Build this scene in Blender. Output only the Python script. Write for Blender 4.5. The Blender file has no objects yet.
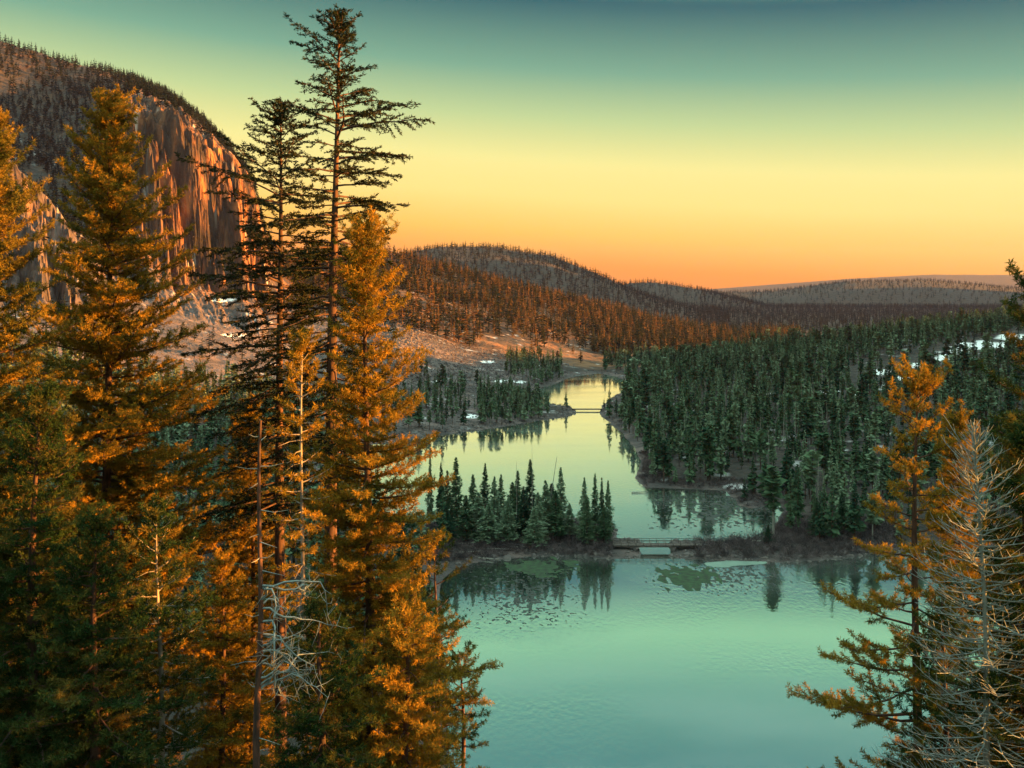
import bpy, math, random
import numpy as np

# ------------------------------------------------------------------ camera, sky, sun, exposure
sc = bpy.context.scene
FPX, HOR, CAMZ = 900.0, 290.0, 60.0
cam_d = bpy.data.cameras.new("camera")
cam = bpy.data.objects.new("camera", cam_d)
sc.collection.objects.link(cam)
cam.location = (0, 0, CAMZ)
cam.rotation_euler = (math.radians(90), 0, 0)
cam_d.sensor_width = 36
cam_d.lens = FPX / 1024 * 36
cam_d.shift_y = -(384 - HOR) / 1024
cam_d.clip_start = 0.5
cam_d.clip_end = 30000
sc.camera = cam

SUN_EL, SUN_AZ = 6.0, 90.0           # degrees, azimuth clockwise from +Y (view direction)
EXPO = 2.95
sc.view_settings.view_transform = 'Standard'
sc.view_settings.look = 'None'
sc.view_settings.gamma = 1
sc.view_settings.use_curve_mapping = False
sc.view_settings.exposure = EXPO
try:
    sc.cycles.use_denoising = True
    sc.cycles.max_bounces = 5
    sc.cycles.diffuse_bounces = 2
    sc.cycles.glossy_bounces = 3
    sc.cycles.transmission_bounces = 2
    sc.cycles.volume_bounces = 0
    sc.cycles.transparent_max_bounces = 4
except Exception:
    pass

def lin(r, g, b):
    f = lambda c: ((c / 255 + 0.055) / 1.055) ** 2.4 if c > 10 else c / 255 / 12.92
    return (f(r), f(g), f(b), 1)

world = bpy.data.worlds.new("World")
sc.world = world
world.use_nodes = True
wn, wl = world.node_tree.nodes, world.node_tree.links
bg = wn["Background"]
sky = wn.new("ShaderNodeTexSky")
sky.sky_type = 'NISHITA'
sky.sun_disc = False
sky.sun_elevation = math.radians(SUN_EL)
sky.sun_rotation = math.radians(SUN_AZ)
tc = wn.new("ShaderNodeTexCoord")
sep = wn.new("ShaderNodeSeparateXYZ")
wl.new(tc.outputs["Generated"], sep.inputs[0])
# dusk colours by elevation of the view ray (teal overhead to orange at the horizon), darker towards the north-east
addx = wn.new("ShaderNodeMath"); addx.operation = 'MULTIPLY_ADD'
wl.new(sep.outputs["X"], addx.inputs[0]); addx.inputs[1].default_value = 0.07
wl.new(sep.outputs["Z"], addx.inputs[2])
mr = wn.new("ShaderNodeMapRange"); mr.inputs[1].default_value = 0; mr.inputs[2].default_value = 0.7
wl.new(addx.outputs[0], mr.inputs[0])
ramp = wn.new("ShaderNodeValToRGB")
wl.new(mr.outputs[0], ramp.inputs[0])
SKY = [(0.0, (248, 132, 14)), (0.033, (253, 152, 24)), (0.067, (255, 198, 84)), (0.105, (253, 224, 130)),
       (0.145, (238, 230, 146)), (0.19, (186, 208, 146)), (0.24, (114, 166, 140)), (0.31, (26, 96, 106)),
       (0.36, (134, 194, 152)), (0.41, (98, 158, 140)), (0.47, (66, 128, 126)), (0.70, (215, 245, 232))]
cr = ramp.color_ramp
while len(cr.elements) < len(SKY):
    cr.elements.new(0.5)
for e, (z, c) in zip(cr.elements, SKY):
    e.position = z / 0.7
    e.color = lin(*c)
skm = wn.new("ShaderNodeVectorMath"); skm.operation = 'SCALE'
wl.new(sky.outputs[0], skm.inputs[0]); skm.inputs["Scale"].default_value = 0.10
mx = wn.new("ShaderNodeMix"); mx.data_type = 'RGBA'; mx.inputs[0].default_value = 0.015
wl.new(ramp.outputs[0], mx.inputs[6]); wl.new(skm.outputs[0], mx.inputs[7])
# unseen sky overhead is boosted as added fill for the shaded forest
up = wn.new("ShaderNodeMapRange"); wl.new(sep.outputs["Z"], up.inputs[0])
up.inputs[1].default_value = 0.5; up.inputs[2].default_value = 0.85; up.inputs[3].default_value = 1.0; up.inputs[4].default_value = 2.4
sc2 = wn.new("ShaderNodeVectorMath"); sc2.operation = 'SCALE'
wl.new(mx.outputs[2], sc2.inputs[0]); wl.new(up.outputs[0], sc2.inputs["Scale"])
wl.new(sc2.outputs[0], bg.inputs[0])
bg.inputs[1].default_value = 0.148

sun_d = bpy.data.lights.new("sun", 'SUN')
sun_d.energy = 5.0
sun_d.angle = math.radians(0.5)
sun_d.color = (1.0, 0.36, 0.06)
sun = bpy.data.objects.new("sun", sun_d)
sc.collection.objects.link(sun)
ea, aa = math.radians(SUN_EL), math.radians(SUN_AZ)
S = (math.cos(ea) * math.sin(aa), math.cos(ea) * math.cos(aa), math.sin(ea))
from mathutils import Vector
sun.rotation_euler = Vector(S).to_track_quat('Z', 'Y').to_euler()

# ------------------------------------------------------------------ helpers
COL = sc.collection

def mesh_np(name, V, F3=None, F4=None, mats=(), midx3=None, midx4=None, smooth=False, attrs=None):
    V = np.asarray(V, np.float32).reshape(-1, 3)
    F3 = np.zeros((0, 3), np.int32) if F3 is None else np.asarray(F3, np.int32).reshape(-1, 3)
    F4 = np.zeros((0, 4), np.int32) if F4 is None else np.asarray(F4, np.int32).reshape(-1, 4)
    me = bpy.data.meshes.new(name)
    me.vertices.add(len(V)); me.vertices.foreach_set("co", V.ravel())
    nl = F3.size + F4.size
    me.loops.add(nl)
    me.loops.foreach_set("vertex_index", np.concatenate([F3.ravel(), F4.ravel()]).astype(np.int32))
    n3, n4 = len(F3), len(F4)
    me.polygons.add(n3 + n4)
    st = np.concatenate([np.arange(n3) * 3, n3 * 3 + np.arange(n4) * 4]).astype(np.int32)
    me.polygons.foreach_set("loop_start", st)
    for m in mats:
        me.materials.append(m)
    if midx3 is not None or midx4 is not None:
        a = np.zeros(n3, np.int32) if midx3 is None else np.broadcast_to(midx3, (n3,))
        b = np.zeros(n4, np.int32) if midx4 is None else np.broadcast_to(midx4, (n4,))
        me.polygons.foreach_set("material_index", np.concatenate([a, b]).astype(np.int32))
    if smooth:
        me.polygons.foreach_set("use_smooth", np.ones(n3 + n4, bool))
    if attrs:
        for k, v in attrs.items():
            at = me.attributes.new(k, 'FLOAT', 'POINT')
            at.data.foreach_set("value", np.asarray(v, np.float32).ravel())
    me.update(calc_edges=True)
    return me

def obj(name, me, parent=None, loc=(0, 0, 0), rotz=0.0, **props):
    o = bpy.data.objects.new(name, me)
    COL.objects.link(o)
    o.location = loc
    o.rotation_euler = (0, 0, rotz)
    if parent is not None:
        o.parent = parent
    for k, v in props.items():
        if v:
            o[k] = v
    return o

class Buf:
    """collects pieces of ONE mesh"""
    def __init__(s):
        s.V, s.T, s.Q, s.n = [], [], [], 0
    def add(s, V, T=None, Q=None):
        V = np.asarray(V, float).reshape(-1, 3)
        s.V.append(V)
        if T is not None and len(T): s.T.append(np.asarray(T, int).reshape(-1, 3) + s.n)
        if Q is not None and len(Q): s.Q.append(np.asarray(Q, int).reshape(-1, 4) + s.n)
        s.n += len(V)
    def arrays(s):
        V = np.concatenate(s.V) if s.V else np.zeros((0, 3))
        T = np.concatenate(s.T) if s.T else np.zeros((0, 3), int)
        Q = np.concatenate(s.Q) if s.Q else np.zeros((0, 4), int)
        return V, T, Q
    def mesh(s, name, mats, **k):
        V, T, Q = s.arrays()
        return mesh_np(name, V, T, Q, mats, **k)

def tube(buf, P, R, sides=5):
    P = np.asarray(P, float); R = np.asarray(R, float); n = len(P)
    d = np.gradient(P, axis=0)
    d /= np.linalg.norm(d, axis=1)[:, None] + 1e-9
    ref = np.array([0, 0, 1.0]) if abs(d[0, 2]) < 0.8 else np.array([1.0, 0, 0])
    u = np.cross(d, ref); u /= np.linalg.norm(u, axis=1)[:, None] + 1e-9
    w = np.cross(d, u)
    a = np.arange(sides) * 2 * np.pi / sides
    V = P[:, None] + R[:, None, None] * (np.cos(a)[None, :, None] * u[:, None] + np.sin(a)[None, :, None] * w[:, None])
    i = np.arange(n - 1)[:, None] * sides; j = np.arange(sides)[None]; k = (j + 1) % sides
    Q = np.stack([i + j, i + k, i + sides + k, i + sides + j], -1).reshape(-1, 4)
    buf.add(V.reshape(-1, 3), None, Q)

def box(buf, c, s, rz=0.0):
    x, y, z = [v / 2 for v in s]
    V = np.array([(-x, -y, -z), (x, -y, -z), (x, y, -z), (-x, y, -z), (-x, -y, z), (x, -y, z), (x, y, z), (-x, y, z)])
    cz, sz = math.cos(rz), math.sin(rz)
    V = np.stack([V[:, 0] * cz - V[:, 1] * sz, V[:, 0] * sz + V[:, 1] * cz, V[:, 2]], 1) + np.array(c)
    buf.add(V, None, [(0, 3, 2, 1), (4, 5, 6, 7), (0, 1, 5, 4), (1, 2, 6, 5), (2, 3, 7, 6), (3, 0, 4, 7)])

def hash2(ix, iy, seed):
    n = (ix * 374761393 + iy * 668265263 + seed * 1442695041) & 0xffffffff
    n = ((n ^ (n >> 13)) * 1274126177) & 0xffffffff
    return ((n ^ (n >> 16)) & 0xffff) / 65535.0

def vnoise(x, y, seed=0):
    x = np.asarray(x, float); y = np.asarray(y, float)
    ix = np.floor(x).astype(np.int64); iy = np.floor(y).astype(np.int64)
    fx = x - ix; fy = y - iy
    fx = fx * fx * (3 - 2 * fx); fy = fy * fy * (3 - 2 * fy)
    a = hash2(ix, iy, seed); b = hash2(ix + 1, iy, seed); c = hash2(ix, iy + 1, seed); d = hash2(ix + 1, iy + 1, seed)
    return (a * (1 - fx) + b * fx) * (1 - fy) + (c * (1 - fx) + d * fx) * fy

def fbm(x, y, seed=0, octv=4):
    s, a, t = 0, 1.0, 0
    for o in range(octv):
        s = s + a * vnoise(np.asarray(x) * 2 ** o, np.asarray(y) * 2 ** o, seed + o * 7); t += a; a *= 0.5
    return s / t * 2 - 1

def sstep(a, b, x):
    t = np.clip((x - a) / (b - a), 0, 1)
    return t * t * (3 - 2 * t)

def W(px, py):                      # a point of the water level seen at (px, py) -> world x, y
    Y = CAMZ * FPX / (py - HOR)
    return ((px - 512) / FPX * Y, Y)

# ------------------------------------------------------------------ materials
def new_mat(name):
    m = bpy.data.materials.new(name); m.use_nodes = True
    nt = m.node_tree; nt.nodes.clear()
    out = nt.nodes.new("ShaderNodeOutputMaterial")
    return m, nt, out

def N(nt, t, **k):
    n = nt.nodes.new(t)
    for a, b in k.items(): setattr(n, a, b)
    return n

def noise_fac(nt, scale, detail=3, stretch=None, coord="Position"):
    if coord == "Position":
        src = N(nt, "ShaderNodeNewGeometry").outputs["Position"]
    else:
        src = N(nt, "ShaderNodeTexCoord").outputs[coord]
    if stretch:
        mp = N(nt, "ShaderNodeVectorMath", operation='MULTIPLY')
        nt.links.new(src, mp.inputs[0]); mp.inputs[1].default_value = stretch
        src = mp.outputs[0]
    no = N(nt, "ShaderNodeTexNoise"); no.inputs["Scale"].default_value = scale; no.inputs["Detail"].default_value = detail
    nt.links.new(src, no.inputs["Vector"])
    return no.outputs["Fac"]

def ramp2(nt, fac, stops):
    r = N(nt, "ShaderNodeValToRGB"); nt.links.new(fac, r.inputs[0])
    e = r.color_ramp.elements
    while len(e) < len(stops): e.new(0.5)
    for el, (p, c) in zip(e, stops):
        el.position = p; el.color = (*c, 1)
    return r.outputs[0]

def foliage_mat(name, stops, scale=1.5, trans=0.25, stretch=None, tint=False):
    m, nt, out = new_mat(name)
    f = noise_fac(nt, scale, 3, stretch)
    if tint:                                    # every tree has its own shade of green
        at_ = N(nt, "ShaderNodeAttribute"); at_.attribute_name = "tint"
        oi = N(nt, "ShaderNodeObjectInfo")
        a1 = N(nt, "ShaderNodeMath", operation='ADD'); nt.links.new(at_.outputs["Fac"], a1.inputs[0]); nt.links.new(oi.outputs["Random"], a1.inputs[1])
        a2 = N(nt, "ShaderNodeMath", operation='FRACT'); nt.links.new(a1.outputs[0], a2.inputs[0])
        a3 = N(nt, "ShaderNodeMath", operation='MULTIPLY_ADD'); nt.links.new(a2.outputs[0], a3.inputs[0]); a3.inputs[1].default_value = 0.55
        a4 = N(nt, "ShaderNodeMath", operation='MULTIPLY_ADD'); nt.links.new(f, a4.inputs[0]); a4.inputs[1].default_value = 0.6; a4.inputs[2].default_value = -0.08
        nt.links.new(a4.outputs[0], a3.inputs[2]); f = a3.outputs[0]
    col = ramp2(nt, f, stops)
    d = N(nt, "ShaderNodeBsdfDiffuse"); t = N(nt, "ShaderNodeBsdfTranslucent")
    nt.links.new(col, d.inputs[0]); nt.links.new(col, t.inputs[0])
    mix = N(nt, "ShaderNodeMixShader"); mix.inputs[0].default_value = trans
    nt.links.new(d.outputs[0], mix.inputs[1]); nt.links.new(t.outputs[0], mix.inputs[2])
    nt.links.new(mix.outputs[0], out.inputs[0])
    return m

def bark_mat(name, stops, scale=6.0):
    m, nt, out = new_mat(name)
    f = noise_fac(nt, scale, 5, (1, 1, 0.25))
    col = ramp2(nt, f, stops)
    p = N(nt, "ShaderNodeBsdfPrincipled"); p.inputs["Roughness"].default_value = 0.9
    nt.links.new(col, p.inputs["Base Color"])
    b = N(nt, "ShaderNodeBump"); b.inputs["Strength"].default_value = 0.6; b.inputs["Distance"].default_value = 0.05
    nt.links.new(f, b.inputs["Height"]); nt.links.new(b.outputs[0], p.inputs["Normal"])
    nt.links.new(p.outputs[0], out.inputs[0])
    return m

M_PINE = foliage_mat("sun_gilded_pine_needles", [(0.3, (0.060, 0.075, 0.018)), (0.5, (0.21, 0.145, 0.020)), (0.7, (0.37, 0.22, 0.028))], 1.2, 0.3)  # gold of the low sun is put into the needle colour
M_PINE_SHADE = foliage_mat("shade_dark_pine_needles", [(0.3, (0.010, 0.034, 0.014)), (0.5, (0.030, 0.058, 0.018)), (0.7, (0.13, 0.10, 0.022))], 1.2, 0.3)  # shaded copy of the needles, with the shade put into the colour
M_PINE_HALF = foliage_mat("part_sunlit_pine_needles", [(0.3, (0.030, 0.055, 0.018)), (0.5, (0.12, 0.105, 0.020)), (0.7, (0.30, 0.19, 0.028))], 0.8, 0.3)  # between the two: part sun gold, part shade in the colour
M_FIR = foliage_mat("fir_needles", [(0.3, (0.012, 0.022, 0.014)), (0.55, (0.025, 0.034, 0.018)), (0.75, (0.045, 0.045, 0.020))], 1.2, 0.08)
M_CON = foliage_mat("conifer_needles", [(0.25, (0.020, 0.050, 0.032)), (0.5, (0.066, 0.118, 0.064)), (0.78, (0.17, 0.24, 0.16))], 0.6, 0.1, tint=True)
M_FAR = foliage_mat("sun_tinted_conifer_needles", [(0.30, (0.008, 0.018, 0.012)), (0.5, (0.032, 0.036, 0.020)), (0.78, (0.17, 0.095, 0.036))], 0.3, 0.1, tint=True)  # orange stops paint low sunlight into the far needles
M_FAR_SHADE = foliage_mat("shade_haze_conifer_needles", [(0.25, (0.005, 0.014, 0.017)), (0.5, (0.010, 0.022, 0.026)), (0.78, (0.024, 0.034, 0.036))], 0.3, 0.05, tint=True)  # darker, bluer copy; shade and distance haze are put into the colour
M_BARK = bark_mat("pine_bark", [(0.35, (0.022, 0.015, 0.012)), (0.6, (0.085, 0.045, 0.030))])
M_SILVER = bark_mat("weathered_wood", [(0.3, (0.10, 0.10, 0.095)), (0.6, (0.26, 0.25, 0.22))])
M_GREYBR = bark_mat("dead_branches", [(0.3, (0.10, 0.14, 0.14)), (0.65, (0.20, 0.26, 0.255))])
M_TIMBER = bark_mat("dark_timber", [(0.3, (0.05, 0.042, 0.04)), (0.65, (0.12, 0.10, 0.09))], 3)
M_SHRUB = foliage_mat("leafless_shrub", [(0.3, (0.035, 0.032, 0.034)), (0.5, (0.075, 0.062, 0.066)), (0.7, (0.15, 0.12, 0.125))], 0.5, 0.1)

def rock_mat(name, stops, scale, bump, dist, stretch=None):
    m, nt, out = new_mat(name)
    f = noise_fac(nt, scale, 8, stretch)
    p = N(nt, "ShaderNodeBsdfPrincipled"); p.inputs["Roughness"].default_value = 0.95
    nt.links.new(ramp2(nt, f, stops), p.inputs["Base Color"])
    b = N(nt, "ShaderNodeBump"); b.inputs["Strength"].default_value = bump; b.inputs["Distance"].default_value = dist
    nt.links.new(f, b.inputs["Height"]); nt.links.new(b.outputs[0], p.inputs["Normal"])
    nt.links.new(p.outputs[0], out.inputs[0])
    return m
M_BOULDER = rock_mat("boulder_stone", [(0.3, (0.045, 0.042, 0.042)), (0.7, (0.14, 0.12, 0.115))], 0.8, 0.5, 0.2)

def ground_mat():
    m, nt, out = new_mat("mountain_ground")
    L = nt.links
    def attr(n):
        a = N(nt, "ShaderNodeAttribute"); a.attribute_name = n; return a.outputs["Fac"]
    def mix(f, a, b):
        k = N(nt, "ShaderNodeMix", data_type='RGBA'); L.new(f, k.inputs[0]); L.new(a, k.inputs[6]); L.new(b, k.inputs[7]); return k.outputs[2]
    n1 = noise_fac(nt, 0.06, 6); n2 = noise_fac(nt, 0.5, 6)
    soil_and_shade = ramp2(nt, n2, [(0.3, (0.010, 0.011, 0.010)), (0.6, (0.028, 0.023, 0.019))])  # forest floor; in the mountain bowl it also stands in for shade
    rockn = noise_fac(nt, 0.09, 12, (1, 1, 0.3))
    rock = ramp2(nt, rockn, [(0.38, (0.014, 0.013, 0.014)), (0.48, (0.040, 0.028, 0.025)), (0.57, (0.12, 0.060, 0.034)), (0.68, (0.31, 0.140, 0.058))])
    taln = noise_fac(nt, 0.12, 10)
    tal = ramp2(nt, taln, [(0.38, (0.035, 0.032, 0.033)), (0.5, (0.065, 0.055, 0.055)), (0.64, (0.125, 0.092, 0.085))])
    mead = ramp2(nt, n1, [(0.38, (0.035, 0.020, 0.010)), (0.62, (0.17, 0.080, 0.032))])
    snow = ramp2(nt, n2, [(0.3, (0.65, 0.70, 0.72)), (0.7, (0.8, 0.82, 0.84))])
    c = mix(attr("rock"), soil_and_shade, rock)
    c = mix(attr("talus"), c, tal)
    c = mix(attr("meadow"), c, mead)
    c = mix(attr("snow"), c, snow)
    p = N(nt, "ShaderNodeBsdfPrincipled"); p.inputs["Roughness"].default_value = 0.95
    L.new(c, p.inputs["Base Color"])
    b = N(nt, "ShaderNodeBump"); b.inputs["Strength"].default_value = 1.0; b.inputs["Distance"].default_value = 5.0
    L.new(rockn, b.inputs["Height"])
    vo = N(nt, "ShaderNodeTexVoronoi"); vo.feature = 'DISTANCE_TO_EDGE'; vo.inputs["Scale"].default_value = 0.16
    vm = N(nt, "ShaderNodeVectorMath", operation='MULTIPLY'); L.new(N(nt, "ShaderNodeNewGeometry").outputs["Position"], vm.inputs[0]); vm.inputs[1].default_value = (1, 1, 0.35)
    L.new(vm.outputs[0], vo.inputs["Vector"])
    bv = N(nt, "ShaderNodeBump"); bv.inputs["Distance"].default_value = 2.5
    L.new(attr("rock"), bv.inputs["Strength"]); L.new(vo.outputs["Distance"], bv.inputs["Height"]); L.new(b.outputs[0], bv.inputs["Normal"])
    b2 = N(nt, "ShaderNodeBump"); b2.inputs["Strength"].default_value = 0.8; b2.inputs["Distance"].default_value = 0.7
    L.new(n2, b2.inputs["Height"]); L.new(bv.outputs[0], b2.inputs["Normal"])
    L.new(b2.outputs[0], p.inputs["Normal"])
    L.new(p.outputs[0], out.inputs[0])
    return m

def water_mat():
    m, nt, out = new_mat("lake_water")
    L = nt.links
    g = N(nt, "ShaderNodeBsdfGlossy"); g.inputs["Color"].default_value = (0.93, 0.97, 0.95, 1)
    rr = N(nt, "ShaderNodeMapRange"); L.new(noise_fac(nt, 0.035, 5, (0.7, 1, 1)), rr.inputs[0])
    rr.inputs[1].default_value = 0.45; rr.inputs[2].default_value = 0.68; rr.inputs[3].default_value = 0.0; rr.inputs[4].default_value = 0.05
    L.new(rr.outputs[0], g.inputs["Roughness"])
    d = N(nt, "ShaderNodeBsdfDiffuse"); d.inputs[0].default_value = (0.30, 0.52, 0.40, 1)
    b = N(nt, "ShaderNodeBump"); b.inputs["Distance"].default_value = 0.04
    bs = N(nt, "ShaderNodeMapRange"); L.new(noise_fac(nt, 0.03, 4, (0.6, 1, 1)), bs.inputs[0])
    bs.inputs[1].default_value = 0.46; bs.inputs[2].default_value = 0.60; bs.inputs[3].default_value = 0.12; bs.inputs[4].default_value = 0.9
    L.new(bs.outputs[0], b.inputs["Strength"])
    L.new(noise_fac(nt, 1.2, 3, (1, 0.6, 1)), b.inputs["Height"]); L.new(b.outputs[0], g.inputs["Normal"])
    mixs = N(nt, "ShaderNodeMixShader"); mixs.inputs[0].default_value = 0.985
    g2 = N(nt, "ShaderNodeBsdfGlossy"); g2.inputs["Color"].default_value = (0.95, 0.98, 0.96, 1); g2.inputs["Roughness"].default_value = 0.32
    gm = N(nt, "ShaderNodeMixShader"); gk = N(nt, "ShaderNodeMapRange"); L.new(noise_fac(nt, 0.045, 8, (0.45, 1, 1)), gk.inputs[0])
    gk.inputs[1].default_value = 0.45; gk.inputs[2].default_value = 0.72; gk.inputs[3].default_value = 0.02; gk.inputs[4].default_value = 0.2
    L.new(gk.outputs[0], gm.inputs[0])
    L.new(g.outputs[0], gm.inputs[1]); L.new(g2.outputs[0], gm.inputs[2])
    L.new(d.outputs[0], mixs.inputs[1]); L.new(gm.outputs[0], mixs.inputs[2])
    L.new(mixs.outputs[0], out.inputs[0])
    return m

def flat_mat(name, col, rough=0.8, scale=0.5, var=0.3):
    m, nt, out = new_mat(name)
    f = noise_fac(nt, scale, 5)
    a = tuple(c * (1 - var) for c in col); b_ = tuple(min(1, c * (1 + var)) for c in col)
    p = N(nt, "ShaderNodeBsdfPrincipled"); p.inputs["Roughness"].default_value = rough
    nt.links.new(ramp2(nt, f, [(0.35, a), (0.65, b_)]), p.inputs["Base Color"])
    nt.links.new(p.outputs[0], out.inputs[0])
    return m
M_ALGAE = flat_mat("water_weed", (0.008, 0.034, 0.008), 0.8, 0.9, 0.7)
M_WEEDD = flat_mat("drowned_twigs", (0.016, 0.024, 0.020), 0.7, 0.6, 0.4)
M_ICE = flat_mat("wet_ice", (0.15, 0.23, 0.19), 0.4, 0.5, 0.12)

# ------------------------------------------------------------------ lakes
LOWER = [W(*p) for p in [(448, 700), (440, 640), (436, 600), (440, 580), (458, 566), (490, 560), (530, 556), (575, 556), (612, 559),
         (637, 557), (639, 536), (671, 536), (673, 557), (690, 559), (740, 561), (790, 562), (840, 558), (880, 552), (960, 548), (1150, 545)]]
LOWER += [(200, 150), (120, 104), (60, 96), (0, 94), (-8, 104)]
MID = [W(*p) for p in [(330, 450), (420, 437), (455, 433), (500, 427), (535, 421), (560, 418), (574, 415), (576, 409), (598, 409), (602, 416), (610, 423),
       (624, 434), (636, 448), (642, 462), (636, 478), (645, 487), (690, 489), (724, 490), (732, 497), (775, 497), (784, 510),
       (776, 524), (768, 537), (735, 541), (700, 542), (671, 541), (639, 541), (618, 538), (612, 523), (590, 518), (540, 516), (500, 520), (450, 524), (380, 518), (320, 480)]]
UPPER = [W(*p) for p in [(573, 375.5), (598, 373.2), (617, 376.5), (627, 382), (623, 391), (612, 398), (604, 404), (600, 411), (575, 411),
         (568, 406), (545, 404), (531, 397), (537, 388), (556, 383), (566, 378.5)]]
ISLE = [W(*p) for p in [(738, 499), (755, 497), (774, 500), (772, 506), (750, 508), (738, 505)]]

def poly_sd(X, Y, P):
    """signed distance, negative inside"""
    P = np.array(P); n = len(P)
    d2 = np.full(X.shape, 1e18); ins = np.zeros(X.shape, bool)
    for i in range(n):
        ax, ay = P[i]; bx, by = P[(i + 1) % n]
        ex, ey = bx - ax, by - ay
        t = np.clip(((X - ax) * ex + (Y - ay) * ey) / (ex * ex + ey * ey), 0, 1)
        d2 = np.minimum(d2, (X - ax - t * ex) ** 2 + (Y - ay - t * ey) ** 2)
        c = ((ay > Y) != (by > Y)) & (X < (bx - ax) * (Y - ay) / (by - ay + 1e-12) + ax)
        ins ^= c
    d = np.sqrt(d2)
    return np.where(ins, -d, d)

def shore(X, Y):
    X = np.asarray(X, float); Y = np.asarray(Y, float)
    w = 1.2 * fbm(X * 0.12, Y * 0.12, 5, 3) * np.clip(Y / 250, 0.6, 2)
    d = np.minimum(np.minimum(poly_sd(X, Y, LOWER), poly_sd(X, Y, MID)), poly_sd(X, Y, UPPER))
    d = np.maximum(d, -poly_sd(X, Y, ISLE))
    return d + w * 0.6

# ------------------------------------------------------------------ terrain (sections by bearing; y values are where the slope is seen)
def z_of(Y, y): return CAMZ - (y - HOR) / FPX * Y
LZ = 1.3
SEC = {
 -150: [(250, 'z', 4), (300, 440), (450, 330), (520, 270), (560, 120), (620, 130), (680, 120), (760, 60), (850, 12), (1000, 0), (1300, 60)],
 0: [(250, 'z', 4), (300, 445), (450, 338), (520, 285), (560, 150), (600, 160), (660, 195), (720, 205), (860, 150), (1000, 90), (1110, 40), (1300, 120)],
 50: [(250, 'z', 3), (300, 450), (450, 345), (530, 300), (575, 195), (620, 215), (730, 220), (900, 150), (1000, 104), (1110, 54), (1300, 140)],
 100: [(250, 'z', 2), (300, 458), (450, 355), (560, 290), (600, 268), (640, 245), (760, 215), (900, 132), (1000, 92), (1100, 68), (1300, 120)],
 130: [(280, 'z', 2), (300, 462), (450, 365), (640, 278), (680, 225), (700, 150), (725, 100), (770, 88), (900, 84), (1150, 79), (1300, 120)],
 165: [(280, 'z', 2), (300, 464), (450, 370), (676, 284), (700, 190), (722, 138), (760, 104), (900, 101), (1150, 96), (1300, 200)],
 200: [(280, 'z', 2), (300, 466), (450, 376), (694, 287), (714, 195), (742, 142), (780, 127), (900, 125), (1150, 120), (1300, 220)],
 235: [(290, 'z', 2), (310, 460), (450, 382), (722, 294), (742, 205), (765, 161), (900, 159), (1150, 156), (1300, 240)],
 256: [(300, 'z', 2), (330, 450), (450, 386), (745, 298), (766, 215), (785, 188), (880, 183), (1050, 230), (1300, 260)],
 268: [(300, 'z', 2), (450, 388), (745, 304), (775, 284), (820, 262), (1000, 256), (1300, 270)],
 300: [(300, 'z', 2), (400, 415), (450, 392), (600, 348), (750, 312), (900, 285), (1100, 262), (1300, 270)],
 350: [(330, 'z', LZ), (400, 414), (450, 394), (500, 376), (600, 350), (750, 320), (900, 290), (1100, 255), (1300, 265)],
 400: [(350, 'z', LZ), (380, 425), (450, 392), (520, 362), (600, 343), (700, 323), (900, 283), (1100, 260), (1300, 268)],
 450: [(400, 'z', LZ), (430, 408), (500, 384), (600, 357), (700, 338), (900, 300), (1100, 270), (1300, 278)],
 500: [(440, 'z', LZ), (500, 391), (560, 375), (650, 357), (750, 338), (900, 311), (1100, 284), (1300, 292)],
 550: [(480, 'z', LZ), (600, 375), (680, 362), (760, 348), (900, 322), (1100, 296), (1300, 302)],
 600: [(680, 'z', LZ), (750, 'z', 3), (800, 350), (900, 335), (1100, 309), (1300, 313)],
 650: [(300, 'z', LZ), (600, 'z', 4), (700, 'z', 3), (800, 352), (950, 336), (1100, 322), (1300, 324)],
 700: [(280, 'z', LZ), (350, 436), (450, 402), (600, 364), (700, 366), (850, 350), (1100, 333), (1300, 334)],
 770: [(240, 'z', LZ), (280, 'z', 3), (400, 406), (600, 354), (700, 362), (900, 352), (1100, 345), (1300, 331)],
 850: [(210, 'z', LZ), (250, 497), (400, 402), (500, 370), (620, 343), (700, 350), (1000, 344), (1300, 331)],
 930: [(210, 'z', LZ), (250, 495), (400, 392), (500, 357), (620, 332), (720, 340), (1000, 344), (1300, 331)],
 1024: [(210, 'z', 2), (250, 492), (400, 380), (500, 345), (620, 320), (720, 328), (1000, 343), (1300, 331)],
 1150: [(210, 'z', 2), (250, 490), (400, 370), (620, 306), (720, 312), (1000, 340), (1300, 331)],
}
A_SKY = ([-150, 200, 300, 400, 440, 480, 520, 560, 590, 615, 640, 680, 760, 1150], [270, 266, 262, 253, 247, 245, 249, 258, 270, 283, 296, 308, 317, 317])
B_SKY = ([500, 560, 600, 620, 650, 680, 700, 720, 760, 1150], [300, 291, 286, 284, 281, 283, 289, 297, 307, 308])
C_SKY = ([500, 640, 700, 780, 810, 850, 900, 950, 980, 1024, 1150], [306, 300, 293, 291, 286, 281, 278.5, 281, 287, 289, 284])
D_SKY = ([500, 640, 700, 760, 820, 860, 900, 944, 950, 956, 964, 972, 990, 1024, 1150], [297, 293, 290, 285.5, 281, 278, 275.5, 274, 272.8, 272, 273, 274, 275, 275, 276])
YL = np.array([2, 150, 200, 210, 240, 250, 280, 300, 310, 330, 350, 380, 400, 430, 450, 480, 500, 520, 530, 540, 560, 575, 590, 600, 611, 622, 640, 651, 662, 680, 691, 702, 712, 722, 732, 742, 754, 765, 775,
               785, 800, 820, 850, 900, 950, 1000, 1050, 1100, 1200, 1300, 1450, 1600, 1800, 2000, 2150, 2300, 2450, 2600, 2750, 2900, 3150, 3400, 3700, 4200, 5500, 6500, 8000, 8600, 10500], float)
PXG = np.arange(-150, 1151, 4.0)
cols = sorted(SEC)
Z0 = np.zeros((len(cols), len(YL)))
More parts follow.
